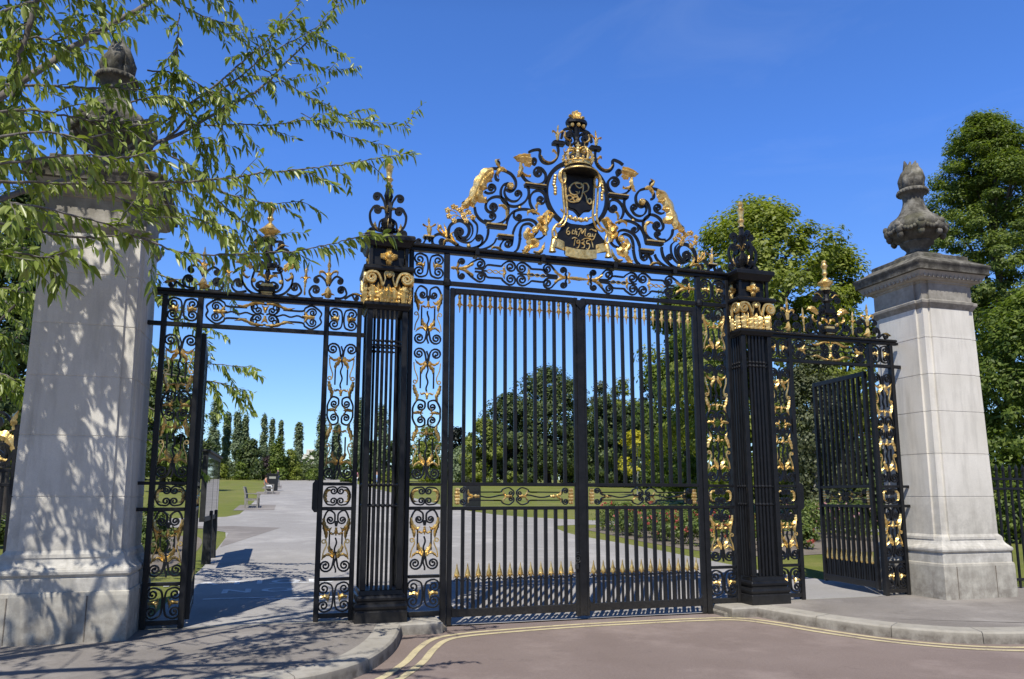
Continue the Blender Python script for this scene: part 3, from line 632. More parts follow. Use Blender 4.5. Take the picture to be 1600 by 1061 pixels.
# lower plate with the date and its gilt ribbon
zr = lambda x, y: (zB(x, y)[0]-SC[0], zB(x, y)[1])
pl = MB(); top, bot = zr(800, 715)[1], zr(780, 985)[1]
pl.prism([(-.25, top), (-.29, top-.10), (-.42, bot+.17), (-.42, bot+.06), (-.225, bot+.02), (-.225, bot-.03), (0, bot-.06), (.225, bot-.03), (.225, bot+.02), (.42, bot+.06), (.42, bot+.17), (.29, top-.10), (.25, top)], -.08, -.03)
plate = pl.build('date_plate', IRON, gate)
rb = MB()
nn = 16
rb.rings([[( -.235+.47*i/nn, -.125-.02*math.sin(PI*i/nn), bot-.075-.028*math.sin(PI*i/nn)), (-.235+.47*i/nn, -.095, bot-.075-.028*math.sin(PI*i/nn)), (-.235+.47*i/nn, -.095, bot+.055-.028*math.sin(PI*i/nn)), (-.235+.47*i/nn, -.125-.02*math.sin(PI*i/nn), bot+.055-.028*math.sin(PI*i/nn))] for i in range(nn+1)])
for s in (-1, 1):
    R = []
    for i in range(7):
        t = i/6; x = s*(.24+.19*t); y = -.075-.02*math.sin(PI*t); z = bot+.02+.055*t
        R.append([(x, y-.014, z-.01), (x, y+.01, z-.01), (x, y+.01, z+.115), (x, y-.014, z+.115)])
    rb.rings(R if s > 0 else R[::-1])
rb.build('ribbon', GOLD, gate)
dl = MB()
letters(dl, [[(652, 738), (632, 765), (630, 795), (645, 808), (660, 792), (650, 775), (634, 785)], [(690, 762), (683, 800), (698, 800)], [(676, 778), (704, 772)], [(718, 752), (704, 808)], [(710, 785), (726, 778), (722, 808), (734, 806)],
 [(742, 828), (765, 770), (776, 757), (778, 800), (812, 755), (806, 815), (824, 826)], [(742, 762), (760, 752), (774, 760)], [(860, 798), (840, 800), (834, 822), (850, 830), (862, 800), (860, 828), (872, 828)], [(882, 802), (878, 826), (895, 824)], [(912, 800), (892, 850), (870, 862), (862, 848)], [(850, 765), (872, 757), (895, 768), (918, 782)], [(880, 770), (905, 766), (920, 778)],
 [(680, 850), (705, 838), (728, 846)], [(712, 850), (700, 918)], [(752, 862), (732, 868), (730, 888), (748, 890), (758, 866), (752, 910), (735, 940), (722, 935)], [(772, 868), (792, 858), (798, 880), (778, 893), (802, 905), (796, 935), (772, 938)], [(852, 868), (828, 868), (824, 895), (846, 898), (852, 925), (838, 952), (818, 945)], [(868, 870), (880, 905), (884, 935)], [(790, 850), (840, 845), (872, 868)]],
 .0145, -.088, zr, .014)
dl.build('date_lettering', GOLD, plate)
# central finial of the overthrow
fi = MB(); zc0 = 6.79
for sx in (-1, 1):
    for u in (1, -1):
        iron(fi, [(sx*.02, zc0+.02*u), (sx*.07, zc0+.09*u), (sx*.12, zc0+.095*u)], None, (.055, -sx*u, 1.4), w=.03, d=.06)
fi.ball((0, 0, zc0), .05); fi.lathe([(.03, zc0-.12), (.05, zc0-.06), (.035, zc0), (.05, zc0+.1), (.07, zc0+.2), (.03, zc0+.3)], 0, 0, 10)
for sx in (-1, 1): iron(fi, [(0, zc0+.17), (sx*.10, zc0+.18), (sx*.14, zc0+.24)], None, (.05, sx, 1.3), w=.035, d=.07)
fi.rings([[(.16*math.cos(2*PI*k/20), .10*math.sin(2*PI*k/20), z) for k in range(20)] for z in (zc0+.24, zc0+.28)])
fin = fi.build('finial', IRON, gate)
ff = MB()
for a, h, w in ((0, .30, .10), (.35, .27, .09), (-.35, .27, .09), (.8, .24, .08), (-.8, .24, .08), (1.2, .17, .06), (-1.2, .17, .06)):
    gleaf(ff, [(.03*math.sin(a), zc0+.25), (h*.36*math.sin(a), zc0+.25+h*.38*math.cos(a*.7)), (h*.60*math.sin(a), zc0+.25+h*.62*math.cos(a)), (h*.72*math.sin(a), zc0+.25+h*.62*math.cos(a*1.15))], w*.8, .09, lobes=3)
for k in range(8): ff.ball((.12*math.cos(PI*k/4), .09*math.sin(PI*k/4)-.0, zc0+.19), .03, 6, 4)
ff.build('gilding', GOLD, fin)
# ------------------------------------------------------------------ gate leaves
dr = MB(); dr.sweep([(0, 0), (0, -.05), (0, -.075), (0, -.12), (0, -.15), (0, -.19), (0, -.26)], [.03, .05, .03, .045, .06, .022, .008], [.03, .05, .03, .05, .04, .03, .01], 0, 'dia')
for sx in (-1, 1): gleaf(dr, [(0, -.125), (sx*.025, -.14), (sx*.045, -.165)], .022, .03, lobes=1)
DROP = dr.mesh('gilded_drop')
sp = MB(); sp.sweep([(0, 0), (0, .022), (0, .045), (0, .08), (0, .12), (0, .155), (0, .185)], [.028, .055, .076, .058, .030, .018, .008], [.03, .05, .05, .045, .03, .018, .008], 0, 'dia')
for s in (-1, 1): gleaf(sp, [(0, .045), (s*.03, .03), (s*.048, .0)], .02, .03, lobes=1)
SPEAR = sp.mesh('gilded_spearhead')
def leaf_lockpanel(W_):
    I, G = MB(), MB(); c = W_/2; zm = 1.625
    for sg in (1, -1):
        X = lambda d: c+sg*d
        for u in (1, -1):
            iron(I, [(X(.30), zm+u*.052), (X(.20), zm+u*.056), (X(.17), zm+u*.09), (X(.09), zm+u*.112), (X(.03), zm+u*.075)], None, (.048, -sg*u*-1, 1.4) if False else (.045, sg*u, 1.4), w=.016, d=.026)
            I.sweep([(X(W_/2-.25), zm+u*.052), (X(.20), zm+u*.055)], .016, .026)
            iron(I, [(X(W_/2-.32), zm+u*.012), (X(W_/2-.26), zm+u*.03), (X(W_/2-.245), zm+u*.08)], None, (.045, -sg*u, 1.5), w=.016, d=.026)
            gleaf(G, [(X(W_/2-.33), zm+u*.01), (X(W_/2-.28), zm+u*.03), (X(W_/2-.27), zm+u*.09)], .04, .05, lobes=2)
            gleaf(G, [(X(.13), zm+u*.01), (X(.16), zm+u*.04), (X(.165), zm+u*.085)], .03, .04, lobes=2)
        Q = [(X(.06+(W_/2-.42)*i/16), zm+.016*math.sin(2*PI*i/16*1.2)) for i in range(17)]; I.sweep(Q, .018, .026)
        gleaf(G, [(X(.05), zm), (X(.10), zm), (X(.16), zm)], .045, .05, lobes=2); gleaf(G, [(X(W_/2-.42), zm), (X(W_/2-.37), zm), (X(W_/2-.32), zm)], .05, .05, lobes=2)
        xe = W_/2-.125 if sg > 0 else W_/2-.125
        for k in range(5):
            for j in (-1, 0, 1): G.ball((X(xe)+j*.022*(1-abs(k-2)*.22), -.01, zm-.085+.0425*k), .024, 6, 4)
    return I, G
def gate_leaf(root, W_, top, n, main=True, drops=True):
    """frame from local x=0 (hinge) to x=W_, in the XZ plane"""
    z0 = .11 if main else .23
    f = MB(); st = .062
    f.bbox(0, st, -.03, .03, z0-.1 if main else z0-.02, top, .006); f.bbox(W_-st, W_, -.03, .03, z0-.06 if main else z0-.02, top, .006)
    f.bbox(st, W_-st, -.028, .028, top-.075, top-.002, .006); f.bbox(st, W_-st, -.028, .028, z0, z0+.10, .006)
    f.bbox(st, W_-st, -.027, .027, 1.757, 1.803, .005); f.bbox(st, W_-st, -.027, .027, 1.447, 1.492, .005)
    if main:
        for x, s in ((st, 1), (W_-st, -1)):
            for z, u in ((top-.075, -1), (z0+.10, 1)): f.prism([(x, z), (x+s*.06, z), (x+s*.018, z+u*.018), (x, z+u*.06)][::(1 if s*u > 0 else -1)], -.026, .026)
    f.build('frame', IRON, root)
    w = .021; b1 = MB(); b1.box(-w, w, -w, w, 1.80, top-.074); B1 = b1.mesh('bar'); b2 = MB(); b2.box(-w, w, -w, w, z0+.098, 1.45); B2 = b2.mesh('bar')
    zd = z0+.098; b3 = MB(); b3.box(-.013, .013, -.013, .013, zd, .585); b3.sweep([(-.05, .55), (0, .59), (.05, .55)], .012, .02); B3 = b3.mesh('dog_bar')
    inner = W_-2*st; sp_ = inner/n
    for i in range(1, n):
        x = st+sp_*i; link('bar', B1, IRON, root, (x, 0, 0)); link('bar', B2, IRON, root, (x, 0, 0))
    for i in range(n):
        x = st+sp_*(i+.5); link('dog_bar', B3, IRON, root, (x, 0, 0)); link('gilded_spearhead', SPEAR, GOLD, root, (x, 0, .585))
        if drops: link('gilded_drop', DROP, GOLD, root, (x, 0, top-.074))
    I, G = leaf_lockpanel(W_); a = I.build('scroll_band', IRON, root); G.build_split('gilt_ornament', GOLD, a)
ml = thing('gate_leaf', 'closed left leaf of the tall black main gate with the padlocked chain and gilt spikes', 'gate', (-1.855, 0, 0), 0, 'closed leaves of the main gate')
gate_leaf(ml, 1.825, 4.40, 12)
ck = MB()
for k in range(5): ck.tube([(1.775+.03*math.cos(t)*(k % 2)+.02*math.cos(t)*(1-k % 2), -.045-.012*math.sin(t+k), .86-.03*k+.022*math.sin(t)) for t in np.linspace(0, 2*PI, 9)], .007, 5)
ck.bbox(1.735, 1.785, -.06, -.03, .66, .73); ck.build('padlock_chain', DARKM, ml)
mr = thing('gate_leaf', 'closed right leaf of the tall black main gate, in front of the red rose bed', 'gate', (1.855, 0, 0), PI, 'closed leaves of the main gate')
gate_leaf(mr, 1.825, 4.40, 12)
cs = MB(); cs.bbox(-.052, .052, -.05, -.032, .06, 4.36, .006); cs.prism([(-.07, 4.36), (-.07, 4.30), (-.02, 4.25), (0, 4.22), (.02, 4.25), (.07, 4.30), (.07, 4.36)], -.062, -.033)
cs.build('meeting_bar', IRON, ml, loc=(1.855, 0, 0))
# ------------------------------------------------------------------ side gateways
zS = lambda x, y: G0(240+.2262*x, 300+.2262*y)
SXC = -4.205
def side_gateway(sx, label):
    root = thing('side_gateway', label, 'gateway', (-sx*SXC, 0, 0))
    mk = lambda: MB(sx=1 if sx < 0 else -1)          # traced on the left screen; mirrored for the right one
    loc = lambda x: x-SXC
    for x, w in ((-5.355, .06), (-4.955, .065), (-3.455, .062), (-3.045, .055)):
        p = mk(); p.bbox(loc(x)-w/2, loc(x)+w/2, -.04, .04, .13, 4.03, .007); p.build('post', IRON, root)
    r = mk(); r.bbox(loc(-5.50), loc(-3.0), -.04, .04, 4.031, 4.075, .005); r.bbox(loc(-5.46), loc(-2.99), -.07, .07, 4.0755, 4.112, .01); r.build('top_rail', IRON, root)
    r = mk(); r.bbox(loc(-5.53), loc(-2.97), -.03, .03, 3.655, 3.705, .005); r.build('lintel_rail', IRON, root)
    for i, c in enumerate((-5.155, -3.25)):
        I, G = mk(), mk(); c = loc(c); panel(I, G, c, .165, False); sq4(I, G, c, 3.715, 4.025, .165)
        for z0, z1 in ((.17, .225), (.605, .645), (1.452, 1.495), (1.755, 1.795)): I.bbox(c-.18 if i or z0 < 1 else c-.40, c+.18, -.025, .025, z0, z1, .004)
        if i:
            I.prism([(c-.235, 1.43), (c-.235, 1.82), (c-.27, 1.82), (c-.30, 1.78), (c-.30, 1.47), (c-.27, 1.43)], -.03, .03)
        a = I.build('scroll_panel', IRON, root); G.build_split('gilt_ornament', GOLD, a)
    # frieze over the opening
    I, G = mk(), mk(); x0, x1 = loc(-4.92), loc(-3.49); xm = (x0+x1)/2; hw = (x1-x0)/2; zm = 3.868
    for sg in (1, -1):
        X = lambda t: xm+sg*hw*t
        for u in (1, -1):
            iron(I, [(X(.30), zm+u*.075), (X(.62), zm+u*.075), (X(.68), zm+u*.12), (X(.80), zm+u*.15), (X(.95), zm+u*.07), (X(.93), zm+u*.0)], None, None, w=.02)
            iron(I, [(X(.66), zm+u*.03), (X(.74), zm+u*.10)], None, (.058, -sg*u, 1.5), w=.018)
            iron(I, [(X(.0), zm+u*.13), (X(.12), zm+u*.135), (X(.22), zm+u*.10), (X(.19), zm+u*.03)], None, (.055, -sg*u, 1.4), w=.018)
            iron(I, [(X(.19), zm+u*.02), (X(.23), zm+u*.06)], None, (.05, sg*u, 1.3), w=.016, blob=False)
            gleaf(G, [(X(.02), zm+u*.14), (X(.18), zm+u*.135), (X(.36), zm+u*.085), (X(.50), zm+u*.105)], .05, .06, lobes=5)
        n = 20; I.sweep([(X(.02+.78*i/n), zm+.012*math.sin(i*1.05)) for i in range(n+1)], .018, .026)
        gleaf(G, [(X(.84), zm), (X(.72), zm), (X(.62), zm+.01)], .06, .05, lobes=3)
        for u in (1, -1): gleaf(G, [(X(.74), zm), (X(.68), zm+u*.05), (X(.66), zm+u*.075)], .035, .04, lobes=2); gleaf(G, [(xm, zm+u*.02), (X(.01), zm+u*.07), (X(.06), zm+u*.115)], .045, .05, lobes=2)
    a = I.build('frieze', IRON, root); G.build_split('gilt_ornament', GOLD, a)
    # cresting, traced on its right half and mirrored about the middle of the opening
    I, G = mk(), mk(); xm_ = loc(zS(782, 700)[0]); mir = xm_
    P_ = lambda *q: [(loc(zS(*p)[0]), zS(*p)[1]) for p in q]
    ci = lambda P, st=None, en=None, w=.024: iron(I, P, st, en, w=w, d=.036, mirror=mir)
    cg = lambda P, w, d=.06, **k: gleaf(G, P, w, d, mirror=mir, **k)
    ci(P_((800, 690), (850, 715), (905, 700), (950, 650), (962, 585), (945, 560)))
    ci(P_((790, 695), (850, 690), (890, 650), (885, 580), (860, 520), (840, 500)), None, (.040, 1, 1.3))
    ci(P_((805, 630), (830, 625), (855, 640)), None, (.035, -1, 1.4), .02); ci(P_((820, 560), (870, 560)), None, (.045, 1, 1.3), .02)
    cg(P_((900, 545), (930, 520), (975, 510), (1012, 525)), .10, .09, lobes=4); cg(P_((905, 520), (950, 497), (995, 510)), .06, .07, lobes=3); cg(P_((950, 560), (955, 590), (925, 612), (905, 600)), .045, .06, lobes=3)
    ci(P_((920, 705), (980, 720), (1020, 690), (1008, 650)), None, (.060, 1, 1.5), .024)
    ci(P_((1170, 735), (1100, 730), (1075, 690), (1090, 660)), None, (.060, -1, 1.5), .024)
    cg(P_((1043, 715), (1043, 680), (1045, 650)), .03, .04, lobes=1); cg(P_((1045, 660), (1048, 620), (1052, 590), (1056, 540), (1058, 515)), .045, .05, lobes=4)
    for s in (-1, 1): cg(P_((1050, 610), (1050+s*22, 590), (1050+s*38, 600)), .025, .04, lobes=1)
    ci(P_((1200, 650), (1185, 610), (1150, 580), (1118, 590)), None, (.042, 1, 1.4), .022); ci(P_((1212, 650), (1235, 610), (1265, 585), (1298, 600)), None, (.042, -1, 1.4), .022)
    cg(P_((1203, 735), (1204, 700), (1205, 655)), .10, .11, lobes=1, amp=.1); cg(P_((1160, 715), (1205, 700), (1250, 715)), .05, .08, lobes=2)
    cg(P_((1208, 640), (1210, 590), (1212, 545)), .085, .09, lobes=1, amp=.15)
    for s in (-1, 1): cg(P_((1210, 590), (1210+s*35, 555), (1210+s*62, 555), (1210+s*58, 580)), .04, .05, lobes=2)
    cg(P_((1213, 545), (1214, 510), (1216, 455)), .05, .06, lobes=2, amp=.4)
    ci(P_((1250, 735), (1300, 735), (1332, 710), (1325, 675)), None, (.055, 1, 1.5), .024); ci(P_((1320, 740), (1360, 715), (1400, 705), (1440, 725)), None, None, .024); cg(P_((1370, 705), (1410, 712), (1450, 730)), .04, .05, lobes=3)
    ci(P_((1372, 712), (1385, 740)), None, (.034, 1, 1.2), .02)
    for s in (-1, 1): G.ball((mir+s*(P_((880, 625))[0][0]-mir), -.01, P_((880, 625))[0][1]), .03)
    # central finial
    zf = lambda y: zS(785, y)[1]
    for a, b, w in ((695, 662, .10), (530, 500, .085)): I.bbox(xm_-w, xm_+w, -w*.8, w*.8, zf(a), zf(b), .01)
    G.bbox(xm_-.07, xm_+.07, -.06, .06, zf(705), zf(694), .004); G.bbox(xm_-.075, xm_+.075, -.065, .065, zf(661.5), zf(640), .006)
    I.lathe([(.03, zf(640)), (.035, zf(560)), (.022, zf(535))], xm_, 0, 8); I.lathe([(.04, zf(500)), (.05, zf(440)), (.075, zf(420)), (.05, zf(400)), (.04, zf(360)), (.085, zf(330)), (.06, zf(318))], xm_, 0, 10)
    for s in (-1, 1):
        gleaf(G, [(xm_, zf(620)), (xm_+s*.04, zf(585)), (xm_+s*.10, zf(575)), (xm_+s*.12, zf(592))], .05, .06, lobes=3)
        iron(I, [(xm_, zf(400)), (xm_+s*.06, zf(345)), (xm_+s*.13, zf(335))], None, (.05, -s, 1.3), w=.024, d=.04); iron(I, [(xm_+s*.02, zf(440)), (xm_+s*.10, zf(400)), (xm_+s*.19, zf(385))], None, (.05, -s, 1.3), w=.024, d=.04)
        gleaf(G, [(xm_+s*.1, zf(390)), (xm_+s*.16, zf(362)), (xm_+s*.24, zf(365))], .035, .05, lobes=2)
        iron(I, [(xm_, zf(480)), (xm_+s*.09, zf(455)), (xm_+s*.13, zf(480))], None, (.05, -s, 1.2), w=.022, d=.04)
    G.lathe([(.075, zf(328)), (.078, zf(312)), (.055, zf(305)), (.06, zf(297)), (.095, zf(280)), (.125, zf(268)), (.115, zf(262)), (.085, zf(250)), (.06, zf(235)), (.040, zf(222)), (.02, zf(215)), (.024, zf(200)), (.045, zf(185)), (.03, zf(172)), (.028, zf(150)), (.045, zf(128)), (.055, zf(118)), (.04, zf(110)), (.03, zf(95)), (.042, zf(85)), (.02, zf(70))], xm_, 0, 14, lambda t, z: 1+.12*math.cos(4*t)*(z < zf(240)) )
    a = I.build('cresting', IRON, root); G.build_split('gilt_ornament', GOLD, a)
    s_ = 1 if sx < 0 else -1
    lf = thing('side_gate_leaf', 'black side gate leaf swung open edge-on beside the left stone pier' if sx < 0 else 'black side gate leaf standing open in front of the pink roses', 'gate', (sx*4.905, .07, 0), PI/2+math.radians(4.5 if sx < 0 else -4))
    gate_leaf(lf, 1.36, 3.60, 10, main=False, drops=False)
side_gateway(-1, 'black and gold side gateway over the open walkway beside the leaf-shaded left pier')
side_gateway(1, 'black and gold side gateway on the right, beside the sunlit stone pier')
# ------------------------------------------------------------------ iron pillars
def pillar(label, sx):
    root = thing('iron_pillar', label, 'pillar', (sx*2.71, 0, .13))
    Z = lambda z: z-.13
    b = MB()
    def sq(prof): b.rings([[(h-.008, -h, z), (h, -h+.008, z), (h, h-.008, z), (h-.008, h, z), (-h+.008, h, z), (-h, h-.008, z), (-h, -h+.008, z), (-h+.008, -h, z)] for h, z in prof])
    sq([(.315, Z(.13)), (.315, Z(.255)), (.312, Z(.262)), (.300, Z(.266)), (.300, Z(.275)), (.312, Z(.290)), (.317, Z(.315)), (.310, Z(.345)), (.285, Z(.358)), (.285, Z(.372)), (.298, Z(.39)), (.300, Z(.415)), (.290, Z(.44)), (.268, Z(.45)), (.262, Z(.50)), (.25, Z(.505))])
    b.build('base', IRON, root)
    h = .235
    cp = MB(); cp.bbox(-.035, .035, -.035, .035, Z(.504), Z(3.975), .008)
    cm = cp.mesh('corner_post'); bb = MB(); bb.bbox(-.016, .016, -.016, .016, Z(.504), Z(3.975), .004)
    for z in (3.575, 3.52, 1.765, 1.51): bb.lathe([(.017, Z(z-.022)), (.028, Z(z-.012)), (.031, Z(z)), (.028, Z(z+.012)), (.017, Z(z+.022))], 0, 0, 8)
    bm_ = bb.mesh('bar')
    for x, y in ((-1, -1), (1, -1), (1, 1), (-1, 1)): link('corner_post', cm, IRON, root, (x*(h-.015), y*(h-.015), 0))
    for i in range(1, 6):
        t = -h+.06+(2*h-.12)*i/6
        for x, y in ((t, -h+.012), (t, h-.012), (-h+.012, t), (h-.012, t)): link('bar', bm_, IRON, root, (x, y, 0))
    rg_ = MB()
    for z in (3.575, 3.52, 1.765, 1.51):
        a = h-.012
        for s in (-1, 1): rg_.box(-a, a, s*a-.007, s*a+.007, Z(z)-.008, Z(z)+.008); rg_.box(s*a-.007, s*a+.007, -a+.008, a-.008, Z(z)-.0075, Z(z)+.0075)
    rg_.build('tie_rails', IRON, root)
    b = MB(); sq([(.25, Z(3.972)), (.262, Z(3.98)), (.268, Z(4.0)), (.285, Z(4.015)), (.30, Z(4.03)), (.30, Z(4.06)), (.235, Z(4.065)), (.225, Z(4.42)), (.25, Z(4.47)), (.315, Z(4.478)), (.325, Z(4.50)), (.325, Z(4.53)), (.30, Z(4.55)), (.245, Z(4.556)), (.20, Z(4.56)), (.20, Z(4.80)), (.27, Z(4.815)), (.285, Z(4.85)), (.30, Z(4.88)), (.325, Z(4.90)), (.327, Z(4.945)), (.315, Z(4.965)), (.20, Z(4.99)), (.10, Z(5.0))])
    for x in (-1, 1):
        for y in (-1, 1): b.bbox(x*.228-.022, x*.228+.022, y*.228-.022, y*.228+.022, Z(4.553), Z(4.818), .005)
    cap = b.build('capital', IRON, root)
    g, ro = MB(), MB()
    for k in range(4):
        g.M = Matrix.Rotation(k*PI/2, 4, 'Z') @ Matrix.Translation((0, -.262, 0)); ro.M = Matrix.Rotation(k*PI/2, 4, 'Z') @ Matrix.Translation((0, -.215, 0))
        z0 = Z(4.07); zt = Z(4.44)
        for sg in (1, -1):
            Q = stroke([(sg*.085, z0+.20), (sg*.11, z0+.30), (sg*.15, zt-.0), (sg*.21, zt+.015)], None, (.078, -sg, 1.9), 5); g.sweep(Q, [.035+.012*math.sin(PI*i/len(Q)) for i in range(len(Q))], .06, -.03, 'round')
            Q = stroke([(sg*.075, z0+.22), (sg*.05, z0+.30), (sg*.06, zt-.01)], None, (.042, sg, 1.6), 5); g.sweep(Q, .024, .045, -.012, 'round')
            gleaf(g, [(sg*.20, z0), (sg*.20, z0+.12), (sg*.215, z0+.20), (sg*.235, z0+.185)], .12, .09, y=-.008, lobes=4, amp=.3)
            gleaf(g, [(sg*.075, z0), (sg*.075, z0+.10), (sg*.075, z0+.17), (sg*.09, z0+.165)], .11, .09, y=-.008, lobes=4, amp=.3)
            gleaf(g, [(sg*.135, z0+.02), (sg*.135, z0+.16), (sg*.135, z0+.26)], .09, .07, y=.012, lobes=4, amp=.3)
        gleaf(g, [(0, z0), (0, z0+.14), (0, z0+.24)], .10, .08, lobes=4); g.ball((0, -.02, zt-.02), .035, 7, 5)
        for q in (-.225, -.14, -.05, .04, .13, .22):
            for zz in (0, .05, .1): g.ball((q, .0, z0+.02+zz), .028, 6, 4)
        for j in range(4):
            t = PI/4*0+j*PI/2
            for dt, w_ in ((-.28, .05), (0, .065), (.28, .05)):
                gleaf(ro, [(.02*math.cos(t), Z(4.688)+.02*math.sin(t)), (.07*math.cos(t+dt), Z(4.688)+.07*math.sin(t+dt)), (.115*math.cos(t+dt*.8), Z(4.688)+.115*math.sin(t+dt*.8))], w_, .05, y=-.01, lobes=2)
            t += PI/4; gleaf(ro, [(0, Z(4.688)), (.05*math.cos(t), Z(4.688)+.05*math.sin(t)), (.075*math.cos(t), Z(4.688)+.075*math.sin(t))], .03, .04, lobes=1)
        ro.ball((0, -.03, Z(4.688)), .032, 8, 5)
    g.M = None; ro.M = None
    g.build('gilded_acanthus', GOLD, cap); ro.build('rosette', GOLD, cap)
    f, fg = MB(), MB(); z = Z(5.0)
    for k in range(4):
        f.M = Matrix.Rotation(k*PI/2+PI/4*0, 4, 'Z'); fg.M = f.M
        iron(f, [(.0, z+.06), (.09, z+.03), (.17, z+.03), (.22, z+.045)], None, (.05, 1, 1.3), w=.028, d=.035)
        iron(f, [(.06, z+.10), (.15, z+.12), (.22, z+.20), (.24, z+.33), (.20, z+.42)], None, (.062, 1, 1.5), w=.030, d=.035)
        iron(f, [(.03, z+.36), (.05, z+.50), (.10, z+.60)], None, (.06, -1, 1.4), w=.028, d=.035)
        iron(f, [(.0, z+.30), (.10, z+.24), (.12, z+.14)], None, (.045, -1, 1.3), w=.024, d=.035)
        gleaf(fg, [(.02, z+.36), (.05, z+.42), (.10, z+.43), (.13, z+.41)], .045, .06, y=0, lobes=2); gleaf(fg, [(.13, z+.10), (.17, z+.16), (.17, z+.23)], .06, .06, y=0, lobes=3)
    f.M = None; fg.M = None
    f.lathe([(.09, z), (.10, z+.05), (.05, z+.09), (.07, z+.15), (.085, z+.21), (.06, z+.27), (.03, z+.32), (.022, z+.42), (.035, z+.52), (.055, z+.60), (.035, z+.68), (.032, z+.73)], 0, 0, 12, lambda t, zz: 1+.12*math.cos(6*t))
    fi_ = f.build('finial', IRON, root)
    fg.lathe([(.05, z+.732), (.052, z+.75), (.03, z+.765), (.035, z+.80), (.058, z+.835), (.035, z+.86), (.04, z+.93), (.055, z+1.0), (.062, z+1.02), (.03, z+1.04), (.028, z+1.06), (.045, z+1.09), (.046, z+1.12), (.02, z+1.15)], 0, 0, 12); fg.build_split('gilt_ornament', GOLD, fi_)
pillar('black openwork iron pillar with gilt capital left of the main gate', -1)
pillar('black openwork iron pillar with gilt capital right of the main gate', 1)
